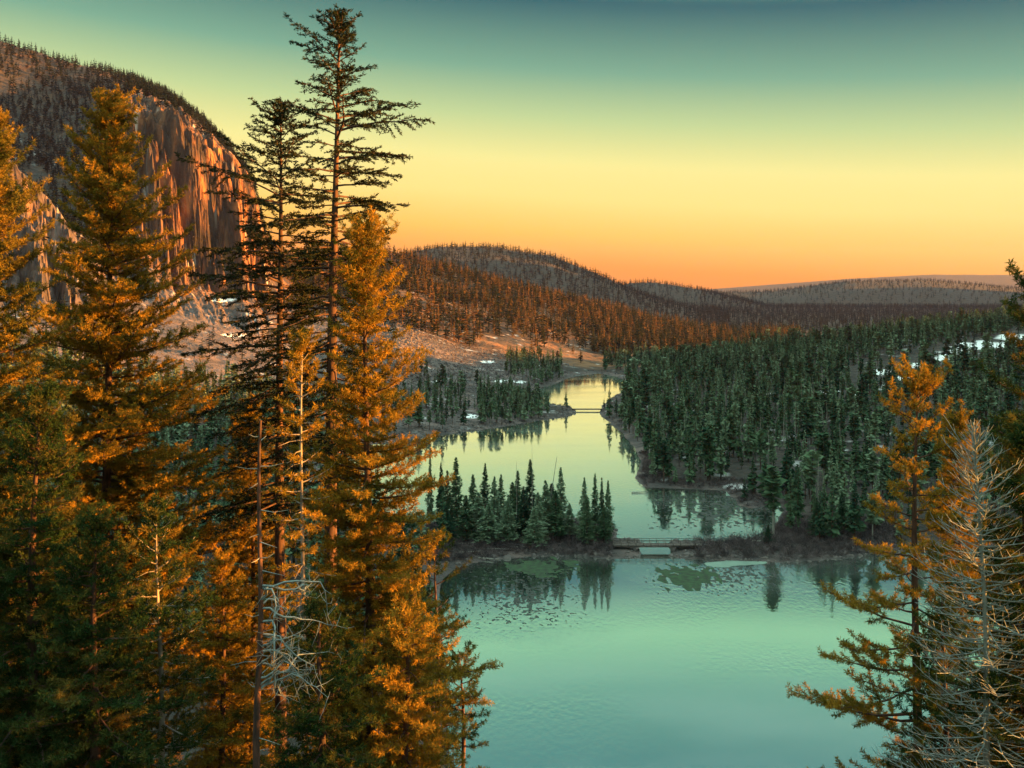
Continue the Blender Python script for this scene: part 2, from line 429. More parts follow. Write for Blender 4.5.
for ci, c in enumerate(cols):
    pts = [(2, LZ), (200, LZ)]
    for e in SEC[c]:
        pts.append((e[0], e[2] if e[1] == 'z' else z_of(*e)))
    a = lambda sk, f=1.0, Y=2000: z_of(Y, float(np.interp(c, *sk)))
    za, zb, zc, zd = a(A_SKY, Y=2000), a(B_SKY, Y=2600), a(C_SKY, Y=3400), a(D_SKY, Y=8000)
    m1 = pts[-1][1]
    pts += [(1450, m1 * 0.5), (1600, max(1, za * 0.42)), (1800, max(1, za * 0.78)), (2000, za), (2150, za * 0.9), (2300, za * 0.5 + zb * 0.2),
            (2450, zb * 0.8), (2600, zb), (2750, zb * 0.85), (2900, zc * 0.6), (3150, zc * 0.88), (3400, zc), (3700, zc * 0.8), (4200, 0),
            (5500, 0), (6500, zd * 0.5), (8000, zd), (8600, zd), (10500, 0)]
    p = np.array(pts, float)
    Z0[ci] = np.interp(YL, p[:, 0], p[:, 1])
ZT = np.stack([np.interp(PXG, cols, Z0[:, j]) for j in range(len(YL))], 1)
ker = np.array([0.25, 0.5, 0.25])
for _ in range(2):
    ZP = np.pad(ZT, ((1, 1), (0, 0)), mode='edge')
    ZT = ker[0] * ZP[:-2] + ker[1] * ZP[1:-1] + ker[2] * ZP[2:]

def table(px, Y):
    px = np.clip(px, PXG[0], PXG[-1]); Y = np.clip(Y, YL[0], YL[-1])
    u = (px - PXG[0]) / 4.0; i = np.minimum(u.astype(int), len(PXG) - 2); fu = u - i
    j = np.clip(np.searchsorted(YL, Y, side='right') - 1, 0, len(YL) - 2)
    fv = (Y - YL[j]) / (YL[j + 1] - YL[j])
    return (ZT[i, j] * (1 - fu) + ZT[i + 1, j] * fu) * (1 - fv) + (ZT[i, j + 1] * (1 - fu) + ZT[i + 1, j + 1] * fu) * fv

def ridged(x, y, seed):
    return 1 - np.abs(fbm(x, y, seed, 3))* 2.2

def knoll(X, Y):
    return (58 - 0.585 * np.maximum(Y, 0) - 0.35 * np.maximum(0, X - 5) - 0.10 * np.maximum(0, -X - 30) - 0.25 * np.maximum(0, -Y)
            + 1.0 * fbm(X * 0.08, Y * 0.08, 3, 3) * sstep(4, 20, Y))

def height(X, Y, full=False):
    X = np.asarray(X, float); Y = np.asarray(Y, float)
    r = np.hypot(X, Y); th = np.degrees(np.arctan2(X, Y))
    thc = np.clip(th, -50, 50)
    px = 512 + FPX * np.tan(np.radians(thc)); Ye = r * np.cos(np.radians(thc))
    # fluted cliff: the cliff stands forward and back along its foot
    clf = sstep(70, 120, px) * (1 - sstep(262, 270, px)) * sstep(575, 610, Ye) * (1 - sstep(800, 850, Ye))
    butt = (1 - sstep(70, 100, px)) * sstep(480, 520, Ye) * (1 - sstep(620, 660, Ye))
    base0 = table(px, Ye)
    yi = HOR - (base0 - CAMZ) / np.maximum(Ye, 1) * FPX
    u = (px - (yi - 200) * 0.42)
    cell = lambda a, b, k: hash2(np.floor(a).astype(np.int64), np.floor(b).astype(np.int64), k) - 0.5
    wb = 2.5 * fbm(px / 9, yi / 9, 91, 2)
    fl = ((ridged(u / 23, yi / 150, 11) - 0.5) * 30 + (ridged(u / 8, yi / 60, 21) - 0.5) * 12 + (ridged(u / 5, yi / 9, 25) - 0.5) * 5
          + cell((u + wb) / 7, (yi + wb * 2) / 15 + u / 30, 9) * 7 + cell((u + wb) / 3, (yi - wb) / 6 + u / 12, 19) * 4.5 + 5.0 * fbm(u / 3, yi / 4, 23, 4))
    Yp = Ye - (clf + butt * 0.9) * fl
    z = table(px, Yp)
    z = z + fbm(X * 0.012, Y * 0.012, 31, 4) * 6 * sstep(420, 560, Ye) * (1 - 0.5 * clf) * np.clip(z / 25, 0, 1) * (1 - sstep(1900, 2600, Ye) * 0.7)
    z = z + fbm(X * 0.05, Y * 0.05, 33, 3) * 1.6 * sstep(250, 420, Ye) * np.clip(z / 12, 0, 1)
    # fade of the sections towards the sides and back
    side = sstep(37, 48, np.abs(th))
    z = z * (1 - side) + LZ * side
    d = shore(X, Y)
    zl = np.maximum(z, 0.9 + 0.3 * fbm(X * 0.2, Y * 0.2, 8, 2))
    near = np.clip(d / 16, 0, 1)
    zl = 0.05 + zl * (0.25 * np.clip(d / 2.5, 0, 1) + 0.75 * near)
    z = np.where(d > 0, zl, np.maximum(-2.2, 0.05 + d * 0.25))
    cam_k = knoll(X, Y)
    z = np.where(r < 260, np.maximum(z, cam_k), z)
    # high ridge out of the picture to the right and behind; it keeps the evening sun off the lakes
    crest = np.interp(Y, [-900, -600, -50, 60, 280, 330, 560, 660, 800, 1000, 1200], [30, 104, 104, 110, 110, 102, 100, 62, 48, 25, 0])
    bl = crest * np.exp(-((X - 700) / 135.0) ** 2) * (1 + 0.05 * fbm(Y * 0.01, X * 0.01, 44, 3))
    z = np.where(X > 300, np.maximum(z, bl), z)
    # unseen mountain added beyond the right edge to shade the distant hills
    shade_crest = np.interp(Y, [1150, 1380, 1500, 2750, 3200], [0, 300, 410, 400, 0])
    z = np.where(X > 1500, np.maximum(z, shade_crest * np.exp(-((X - 2400) / 270.0) ** 2)), z)
    return (z, px, Ye, d, yi) if full else z

th = np.concatenate([np.arange(-180, -48, 3.0), np.arange(-48, -31, 0.5), np.arange(-31, 31, 0.095), np.arange(31, 48, 0.5), np.arange(48, 180.1, 3.0)])
rr_ = np.concatenate([np.arange(1.5, 110, 2.5), np.arange(110, 300, 1.5), np.arange(300, 560, 2.2), np.arange(560, 668, 1.5), np.arange(668, 800, 0.5), np.arange(800, 860, 1.5), np.arange(860, 1300, 5), np.geomspace(1300, 11000, 110)])
TH, RR = np.meshgrid(np.radians(th), rr_, indexing='ij')
# rows follow equal depth inside the view so that ridges stay crisp
depth_like = RR / np.maximum(np.cos(np.clip(TH, -0.95, 0.95)), 0.3)
GX, GY = depth_like * np.sin(TH), depth_like * np.cos(TH)
GZ, GPX, GYE, GD, GYI = height(GX, GY, True)
nt_, nr_ = GX.shape
# ground cover
yimg = HOR - (GZ - CAMZ) / np.maximum(GYE, 1) * FPX
slope_r = np.abs(np.gradient(GZ, axis=1) / np.gradient(depth_like, axis=1))
rock = sstep(0.7, 1.3, slope_r) * (GZ > 4) * (GYE > 300)
rock = np.maximum(rock, 0.85 * (1 - sstep(285, 300, GPX)) * sstep(520, 600, GYE) * (1 - sstep(1200, 1500, GYE)) * (1 - 0.8 * (1 - sstep(95, 125, GPX + 0.25 * (GYI - 150))) * sstep(650, 700, GYE)))  # rock thinned in the upper left bowl; dark ground there paints its shade
tn = fbm(GX * 0.03, GY * 0.03, 51, 4)
talus = (1 - sstep(500, 560, GPX)) * sstep(330, 370, GYE) * (1 - sstep(600, 700, GYE)) * sstep(-0.5, 0.1, tn + 0.35)
talus = np.maximum(talus, (1 - sstep(390, 420, GPX)) * sstep(380, 420, GYE) * (1 - sstep(720, 780, GYE)) * (1 - rock))
talus = np.maximum(talus, (1 - sstep(3, 8, GD)) * 0.8 * (GYE < 900))
talus = np.where(GYE < 90, 0, talus)
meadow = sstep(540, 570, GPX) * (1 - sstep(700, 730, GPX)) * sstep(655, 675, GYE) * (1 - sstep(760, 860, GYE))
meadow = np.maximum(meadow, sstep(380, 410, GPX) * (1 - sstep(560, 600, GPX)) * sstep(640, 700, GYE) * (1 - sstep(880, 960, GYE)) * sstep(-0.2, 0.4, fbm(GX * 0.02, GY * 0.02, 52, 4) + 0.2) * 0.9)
SNOWB = [(985, 345, 26, 4), (945, 358, 14, 3.5), (1015, 338, 18, 4), (915, 365, 12, 2.5), (880, 372, 9, 3), (887, 386, 5, 3), (830, 392, 10, 2.5),
         (857, 396, 5, 3), (960, 352, 10, 3), (900, 378, 14, 2), (437, 382, 5, 1.5), (487, 362, 8, 1.5), (470, 416, 9, 2), (500, 381, 8, 1.2), (520, 382, 6, 1.2),
         (190, 262, 6, 2), (222, 300, 12, 2), (235, 335, 14, 2), (735, 487, 14, 3)]
snow = np.zeros_like(GZ)
for (sx, sy, ax, ay) in SNOWB:
    snow = np.maximum(snow, 1 - np.hypot((GPX - sx) / ax / 1.3, (yimg - sy) / ay / 1.3))
snow = sstep(0.12, 0.4, snow + 0.35 * fbm(GX * 0.15, GY * 0.15, 61, 3)) * (GYE > 250) * (GYE < 900) * (GD > 2)
CLEAR = snow.copy()
idx = np.arange(nt_ * nr_).reshape(nt_, nr_)
Q = np.stack([idx[:-1, :-1], idx[:-1, 1:], idx[1:, 1:], idx[1:, :-1]], -1).reshape(-1, 4)[:, ::-1]
V = np.stack([GX, GY, GZ], -1).reshape(-1, 3)
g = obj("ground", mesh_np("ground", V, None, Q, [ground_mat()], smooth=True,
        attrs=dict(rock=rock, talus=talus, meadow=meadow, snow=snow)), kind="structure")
g.data.polygons.foreach_set("use_smooth", ~(((rock[:-1, :-1] > 0.3) & (GZ[:-1, :-1] > 20)).ravel()))

# water sheet
WX0, WX1, WY0, WY1 = -420, 420, 70, 690
obj("lake_water", mesh_np("lake_water", [(WX0, WY0, 0), (WX1, WY0, 0), (WX1, WY1, 0), (WX0, WY1, 0)], None, [(0, 1, 2, 3)], [water_mat()]), kind="structure")

# ------------------------------------------------------------------ mid-distance conifers
rng = np.random.default_rng(7)

def conifer_arrays(seed, whorls, per, fine=False, rounded=False):
    """unit conifer: height 1, radius about 0.13; trunk quads and crown triangles"""
    r = np.random.default_rng(seed)
    tb = Buf(); lean = r.normal(0, 0.006, 2)
    P = [(lean[0] * t * t, lean[1] * t * t, t - 0.06) for t in np.linspace(0, 1.05, 4)]
    tube(tb, P, [0.013, 0.010, 0.006, 0.001], 4 if not fine else 6)
    n = whorls * per
    t = np.repeat(np.linspace(0.0, 1, whorls), per) + r.uniform(-0.5, 0.5, n) / whorls
    t = np.clip(t, 0, 1)
    z = 0.995 - t * r.uniform(0.80, 0.90)
    prof = 0.004 + 0.13 * t ** 0.95 * (1 - 0.3 * np.clip((t - 0.8) / 0.2, 0, 1))
    if rounded:                                  # open, irregular lodgepole crown on a bare lower stem
        z = 0.99 - t * 0.62
        prof = 0.02 + 0.085 * np.sin(np.pi * np.clip(t * 0.9 + 0.08, 0, 1)) ** 0.6 * (0.7 + 0.5 * vnoise(t * 6, t * 0 + seed, seed))
    L = prof * r.uniform(0.55, 1.2, n) * (1 + 0.25 * np.sin(t * 23 + seed))
    az = r.uniform(0, 2 * np.pi, n)
    d = np.stack([np.cos(az), np.sin(az), np.zeros(n)], 1)
    s = np.stack([-np.sin(az), np.cos(az), np.zeros(n)], 1)
    up = np.array([0, 0, 1.0])
    droop = (0.5 * (1 - 2.0 * t))[:, None] * r.uniform(0.3, 1.3, n)[:, None]
    base = np.stack([lean[0] * z * z, lean[1] * z * z, z], 1)
    w = (0.014 + 0.28 * L)[:, None] * r.uniform(0.6, 1.2, n)[:, None]
    roll = r.uniform(-1.2, 1.2, n)[:, None]
    side = s * np.cos(roll) + up * np.sin(roll)
    tip = base + d * L[:, None] + up * droop * L[:, None]
    midp = base + d * (L * 0.55)[:, None] + up * (droop * 0.35 * L[:, None] + 0.003)
    if not fine:
        V = np.stack([base + up * 0.008, midp + side * w, tip, midp - side * w], 1).reshape(-1, 3)
        i = np.arange(n)[:, None] * 4
        T = np.concatenate([i + [0, 1, 2], i + [0, 2, 3]])
    else:
        Vs, Ts = [], []; k = 0
        for m in range(7):
            f = r.uniform(0.25, 1.0, n)[:, None]
            c = base + (tip - base) * f + up * r.normal(0, 0.004, (n, 1))
            dd = d * r.uniform(0.3, 1, (n, 1)) + s * r.normal(0, 0.8, (n, 1)) + up * r.uniform(-0.5, 0.6, (n, 1))
            dd /= np.linalg.norm(dd, axis=1)[:, None]
            ln = r.uniform(0.016, 0.034, (n, 1)) * (0.35 + 0.9 * t ** 0.7)[:, None]
            pr = np.cross(dd, r.normal(0, 1, (n, 3))); pr /= np.linalg.norm(pr, axis=1)[:, None] + 1e-9
            Vs.append(np.stack([c - pr * ln * 0.35, c + pr * ln * 0.35, c + dd * ln * 1.3], 1).reshape(-1, 3))
            Ts.append(np.arange(n * 3).reshape(-1, 3) + k); k += n * 3
        V = np.concatenate(Vs); T = np.concatenate(Ts)
        # thin boughs
        bb = np.stack([base - up * 0.002, base + up * 0.002, tip], 1).reshape(-1, 3)
        T = np.concatenate([T, np.arange(n * 3).reshape(-1, 3) + len(V)]); V = np.concatenate([V, bb])
    tV, tT, tQ = tb.arrays()
    return (tV, tQ), (V, T)

def conifer_mesh(name, seed, whorls, per, fmat, bmat):
    (tV, tQ), (V, T) = conifer_arrays(seed, whorls, per, rounded=seed in (403, 406, 409))
    return mesh_np(name, np.concatenate([tV, V]), T + len(tV), tQ, [fmat, bmat], midx3=0, midx4=1)

LOD_MID = [conifer_arrays(100 + i, 20, 8, rounded=i in (2, 5)) for i in range(8)]
LOD_FAR = [conifer_arrays(200 + i, 9, 7) for i in range(6)]
LOD_TINY = [conifer_arrays(300 + i, 4, 5) for i in range(4)]

def forest_mesh(name, pos, hs, rad, lods, fmat, bmat):
    pos = np.asarray(pos); n = len(pos)
    kind = rng.integers(0, len(lods), n); az = rng.uniform(0, 2 * np.pi, n)
    Vs, Ts, Qs, Tn, k = [], [], [], [], 0
    for j, ((tV, tQ), (V, T)) in enumerate(lods):
        s = np.where(kind == j)[0]
        if not len(s): continue
        A = np.concatenate([tV, V]); c, sn = np.cos(az[s])[:, None], np.sin(az[s])[:, None]
        X = (A[None, :, 0] * c - A[None, :, 1] * sn) * (hs[s] * rad[s])[:, None]
        Y = (A[None, :, 0] * sn + A[None, :, 1] * c) * (hs[s] * rad[s])[:, None]
        Z = A[None, :, 2] * hs[s][:, None]
        P = np.stack([X, Y, Z], -1) + pos[s][:, None]
        off = (np.arange(len(s)) * len(A) + k)[:, None, None]
        Tn.append(np.repeat(rng.uniform(0, 1, len(s)), len(A)))
        Vs.append(P.reshape(-1, 3)); Ts.append((T[None] + len(tV) + off).reshape(-1, 3)); Qs.append((tQ[None] + off).reshape(-1, 4))
        k += len(s) * len(A)
    return mesh_np(name, np.concatenate(Vs), np.concatenate(Ts), np.concatenate(Qs), [fmat, bmat], midx3=0, midx4=1, attrs=dict(tint=np.concatenate(Tn)))

def clear_mask(px, y):
    m = np.zeros(np.shape(px))
    for (sx, sy, ax, ay) in SNOWB:
        m = np.maximum(m, 1 - np.hypot((px - sx) / ax / 1.25, (y - sy - 1.5) / ay / 1.9))
    return m

def scatter(spacing, Y0, Y1, px0, px1, dens, seed):
    r = np.random.default_rng(seed)
    Xa, Xb = (px0 - 512) / FPX * (Y1 if px0 < 512 else Y0), (px1 - 512) / FPX * (Y1 if px1 > 512 else Y0)
    gx, gy = np.meshgrid(np.arange(Xa, Xb, spacing), np.arange(Y0, Y1, spacing))
    gx = gx.ravel() + r.uniform(-.5, .5, gx.size) * spacing; gy = gy.ravel() + r.uniform(-.5, .5, gy.size) * spacing
    px = 512 + gx / gy * FPX
    k = (px > px0) & (px < px1); gx, gy, px = gx[k], gy[k], px[k]
    z, _, ye, d, _ = height(gx, gy, True)
    y = HOR - (z - CAMZ) / gy * FPX
    k = (d > 1.5) & (r.uniform(0, 1, gx.size) < dens(px, gy, y, z, gx)) & (z > 0.3)
    return np.stack([gx, gy, z], 1)[k], px[k], y[k]

def d_right(px, Y, y, z, X):
    n = fbm(X * 0.02, Y * 0.02, 71, 3)
    d = np.where(px > np.where((Y > 425) & (Y < 645), 624, 605), 0.9, 0.0) * (0.8 + 0.35 * n)
    d = d * np.where(clear_mask(px, y) > 0.0, 0.04, 1)
    # open rocky strip along the upper right slope
    strip = np.abs(y - (372 - (px - 880) * 0.22)) < 11
    d = d * np.where(strip & (px > 850), 0.22, 1)
    d = d * np.where(((Y < 215) & (px < 800)) | ((px < 640) & (Y < 300)), 0.0, 1)     # the causeway is planted by hand
    return d
P_R, px_R, y_R = scatter(5.0, 205, 720, 603, 1120, d_right, 1)
def d_pen(px, Y, y, z, X):
    d = np.where((px > 445) & (px < 549) & (Y < 500), 0.95, 0)
    d = np.where((px > 415) & (px < 480) & (Y > 395) & (Y < 500), 0.35, d)
    d = np.where((px > 505) & (px < 562) & (Y > 560), 0.7, d)
    d = np.where(clear_mask(px, y) > 0, 0, d)
    return d
P_P, px_P, y_P = scatter(4.2, 395, 680, 400, 605, d_pen, 2)
P_L, px_L, y_L = scatter(5.5, 125, 430, -120, 445, lambda px, Y, y, z, X: np.where((px < 300) | (Y < 190), 0.9, np.where(Y < 300, 0.25, 0.5)), 3)
def d_m(px, Y, y, z, X):
    n = fbm(X * 0.02, Y * 0.02, 52, 4); n2 = fbm(X * 0.015, Y * 0.015, 77, 3)
    d = np.clip(0.85 + 0.9 * n2, 0.15, 1)
    open_ = (px < 590) & (Y < 850)
    d = np.where(open_, np.clip(0.24 + 0.8 * n2, 0.05, 1), d)
    d = np.where((px > 545) & (px < 735) & (Y < 765), 0.07, d)
    return d
P_M, px_M, y_M = scatter(6.1, 690, 1180, 262, 800, d_m, 4)
def d_mt(px, Y, y, z, X):
    n = fbm(X * 0.02, Y * 0.02, 78, 3)
    d = np.clip(0.75 + 0.6 * n, 0.2, 1)
    top = y < np.interp(px, [-150, 0, 60, 130, 180, 215, 245, 258], [35, 60, 72, 95, 118, 148, 178, 200])
    d = np.where(top, 0.75, d)
    d = np.where((Y < 620), np.clip(0.12 + 0.6 * n, 0.02, .5), d)
    d = np.where((px > 110) & (Y < 760) & ~top, 0.015, d)
    return d
P_T, px_T, y_T = scatter(7.0, 470, 1180, -60, 262, d_mt, 5)
P_A, px_A, y_A = scatter(13, 1500, 2120, 200, 730, lambda px, Y, y, z, X: 0.9 + 0 * px, 6)
P_B, px_B, y_B = scatter(17, 2250, 2700, 560, 1060, lambda px, Y, y, z, X: 0.85 + 0 * px, 7)
P_V, px_V, y_V = scatter(15, 1180, 2750, 700, 1060, lambda px, Y, y, z, X: 0.85 + 0 * px, 9)
P_C, px_C, y_C = scatter(22, 2760, 3480, 640, 1060, lambda px, Y, y, z, X: 0.75 + 0.25 * fbm(X * 0.004, Y * 0.004, 79, 3), 8)

MESH_MID = [conifer_mesh("conifer_tree", 400 + i, 24, 8, M_CON, M_SILVER if i == 9 else M_BARK) for i in range(10)]

allP = np.concatenate([P_R, P_P, P_L]); allpx = np.concatenate([px_R, px_P, px_L])
zone = np.concatenate([np.zeros(len(P_R)), np.ones(len(P_P)), np.full(len(P_L), 2)]).astype(int)
allH = (6 + 10.5 * rng.uniform(0, 1, len(allP))) * (1 + 0.12 * fbm(allP[:, 0] * 0.03, allP[:, 1] * 0.03, 90, 2))
allH[zone == 1] *= 0.72
allR = rng.uniform(0.85, 1.7, len(allP))
# largest in view: in frame, not behind the foreground trees
size = allH / allP[:, 1]
d_all = shore(allP[:, 0], allP[:, 1])
vis = (allpx > 425) & (allpx < 930) & (zone < 2)
front = size * np.where(d_all < 14, 1.6, 1.0) * np.where(vis, 1, 0.0)
front = front + np.where((zone == 1) & (d_all < 8) & (allpx > 440), 0.03, 0)
pick = np.argsort(-front)[:250]
is_ind = np.zeros(len(allP), bool); is_ind[pick] = True

def ind_label(i):
    px, Y = allpx[i], allP[i, 1]
    big = "tall" if allH[i] > 14.5 else ("short" if allH[i] < 11 else "mid-sized")
    fat = "broad " if allR[i] > 1.4 else ("slim " if allR[i] < 1.05 else "")
    if zone[i] == 1:
        if Y < 520:
            pl = "near its tip by the far footbridge" if px > 535 else ("in its middle" if px > 490 else "at its left end under the bare slope")
            return ("%s %sdark conifer on the rocky peninsula, %s" % (big, fat, pl), "conifers on the peninsula")
        return ("%s %sdark conifer at the foot of the sunlit slope beyond the peninsula" % (big, fat), "conifers below the sunlit slope")
    row = "front-row" if d_all[i] < 7 else ("second-row" if d_all[i] < 15 else "back-row")
    if px > 860: pl = "behind the golden pine at right"
    elif px > 770: pl = "behind the causeway's right end"
    elif Y < 320 and px > 695: pl = "above the pale ice sheet of the bay"
    elif Y < 330: pl = "over the dark reflections of the bay"
    elif px < 660: pl = "on the narrow shore right of the middle lake"
    else: pl = "high in the forest above the bay"
    return ("%s %sshaded conifer %s, %s" % (big, fat, row, pl), "shaded conifers of the right shore")

for i in pick:
    la, gr = ind_label(i)
    o = obj("conifer_tree", MESH_MID[i % 10], loc=tuple(allP[i]), rotz=float(rng.uniform(0, 6.28)),
            label=la, category="conifer", group=gr)
    o.scale = (allH[i] * allR[i], allH[i] * allR[i], allH[i])
rest = ~is_ind
for nm, msk, lods in (("dense_shaded_forest", rest & (zone == 0), LOD_MID), ("peninsula_forest", rest & (zone == 1), LOD_MID), ("left_shore_forest", rest & (zone == 2), LOD_MID)):
    obj("forest", forest_mesh(nm, allP[msk], allH[msk], allR[msk], lods, M_CON, M_BARK), kind="stuff",
        label={"dense_shaded_forest": "shaded conifer forest covering the hillside right of the lakes", "peninsula_forest": "dark conifer stand on the rocky peninsula and behind it",
               "left_shore_forest": "teal shaded forest on the left shore behind the foreground pines"}[nm], category="forest")
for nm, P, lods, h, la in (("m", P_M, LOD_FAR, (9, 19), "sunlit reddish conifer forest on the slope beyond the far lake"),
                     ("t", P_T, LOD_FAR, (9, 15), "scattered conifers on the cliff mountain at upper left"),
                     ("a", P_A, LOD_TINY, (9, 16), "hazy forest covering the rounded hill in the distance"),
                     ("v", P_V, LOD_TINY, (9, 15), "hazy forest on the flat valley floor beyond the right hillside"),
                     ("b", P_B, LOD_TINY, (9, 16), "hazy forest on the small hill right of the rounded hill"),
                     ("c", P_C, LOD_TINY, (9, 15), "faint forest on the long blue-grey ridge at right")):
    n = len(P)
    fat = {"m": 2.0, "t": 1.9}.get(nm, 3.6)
    obj("forest", forest_mesh("far_forest_" + nm, P, rng.uniform(*h, n), rng.uniform(0.9, 1.3, n) * fat, lods, M_FAR if nm == "m" else M_FAR_SHADE, M_FAR if nm == "m" else M_FAR_SHADE), kind="stuff", label=la, category="forest")
print("forest", len(P_R), len(P_P), len(P_L), len(P_M), len(P_T), len(P_A), len(P_B), len(P_C))

def hz(X, Y): return float(height(np.array([X]), np.array([Y]))[0])
def at(px, Y): return ((px - 512) / FPX * Y, Y)

# hand-placed conifers of the islet and causeway: (px, distance, top y, width factor, label)
FINE = [conifer_arrays(500 + i, 46, 9, True) for i in range(5)]
FT = [(mesh_np("trunk", a[0][0], None, a[0][1], [M_BARK]), mesh_np("crown", a[1][0], a[1][1], None, [M_CON])) for a in FINE]
ISL = [
 (430, 222, 452, .55, "thin spire conifer at the left end of the wooded islet"),
 (441, 222, 462, .6, "small spire conifer second from the left end of the wooded islet"),
 (456, 220, 457, 1.1, "bushy dark conifer with a ragged top near the left end of the islet"),
 (448, 215, 470, 1.0, "rounded conifer leaning against the ragged-topped one on the islet"),
 (473, 216, 474, 1.0, "low conifer between the ragged-topped conifer and the islet's dense middle"),
 (485, 222, 463, .9, "pointed conifer in the left half of the islet, taller than those beside it"),
 (494, 218, 476, 1.0, "broad low conifer in the dense left half of the islet"),
 (501, 223, 474, .8, "narrow low conifer in the dense left half of the islet"),
 (517, 217, 470, 1.0, "dark conifer left of the islet's tallest tree, topped by a bare leader"),
 (530, 219, 459, 1.0, "tallest conifer in the middle of the islet, beside the leaning dead trunk"),
 (524, 212, 486, 1.2, "short bushy conifer in front of the islet's tallest tree"),
 (546, 216, 480, 1.2, "wide conifer under the leaning dead trunk on the islet"),
 (538, 211, 492, 1.2, "low wide conifer at the front edge of the islet's middle"),
 (561, 218, 467, 1.0, "sharp pointed conifer just right of the leaning dead trunk"),
 (556, 212, 490, 1.2, "stout low conifer at the front of the islet right of its middle"),
 (584, 212, 477, .9, "dense conifer standing apart near the right end of the islet"),
 (587, 209, 496, 1.0, "low conifer before the dense one near the islet's right end"),
 (595, 215, 473, .55, "slim conifer with an open crown, third from the islet's right tip"),
 (602, 213, 477, .55, "slim conifer second from the islet's right tip"),
 (608, 211, 480, .65, "slim open-crowned conifer nearest the footbridge on the islet"),
 (604, 209, 505, 1.1, "bushy little conifer on the islet's right tip by the footbridge"),
 (508, 210, 497, 1.2, "bushy young conifer on the front bank left of the islet's middle"),
 (466, 211, 495, 1.3, "bushy young conifer on the front bank near the islet's left end"),
 (816, 214, 497, 1.1, "pale green conifer on the bank at the right end of the causeway"),
 (768, 209, 524, 1.3, "low dark conifer where the causeway meets the right shore"),
 (842, 218, 492, 1.1, "dark conifer behind the causeway's right end next to a white patch"),
 (479, 212, 492, 1.5, "squat round conifer on the front bank under the pointed left-half conifer"),
 (489, 209, 503, 1.6, "low spreading conifer at the water side of the islet's left half"),
 (513, 221, 482, 1.3, "half-hidden conifer behind the one topped by a bare leader"),
 (552, 222, 483, 1.3, "half-hidden conifer right behind the wide one under the leaning trunk"),
 (569, 214, 503, 1.4, "low round conifer in the gap left of the conifer standing apart"),
 (534, 208, 508, 1.6, "smallest round conifer on the front edge of the islet's middle"),
 (446, 209, 507, 1.5, "low round conifer beside the shore at the islet's left end"),
]
for i, (px, Y, ty, wf, la) in enumerate(ISL):
    if not la: continue
    X, Y = at(px, Y)
    zb = max(hz(X, Y), 0.2); h = z_of(Y, ty) - zb
    if h < 2: continue
    a, b = FT[i % 5]
    o = obj("conifer_tree", None, loc=(X, Y, zb - 0.1), rotz=i * 1.7, label=la, category="conifer", group="conifers of the islet and causeway")
    w = (wf * 1.55 + 0.3 * ((i * 7) % 5) / 4) * min(h, 11)
    o.scale = (w, w, h)
    obj("trunk", a, o); obj("crown", b, o)
# conifers on the peninsula tip that stand apart
for px, Y, ty, wf, la in ((548, 452, 391, .8, "slim conifer at the left of the pair standing apart on the peninsula tip"),
                          (566, 448, 388, 1.1, "lone conifer on the very tip of the peninsula beside the far footbridge"),
                          (604, 450, 397, 1.1, "bushy little conifer across the far footbridge from the peninsula")):
    X, Y = at(px, Y); zb = max(0.3, hz(X, Y)); h = z_of(Y, ty) - zb
    o = obj("conifer_tree", MESH_MID[2], loc=(X, Y, zb - .1), label=la, category="conifer", group="conifers by the far footbridge"); o.scale = (h * wf, h * wf, h)

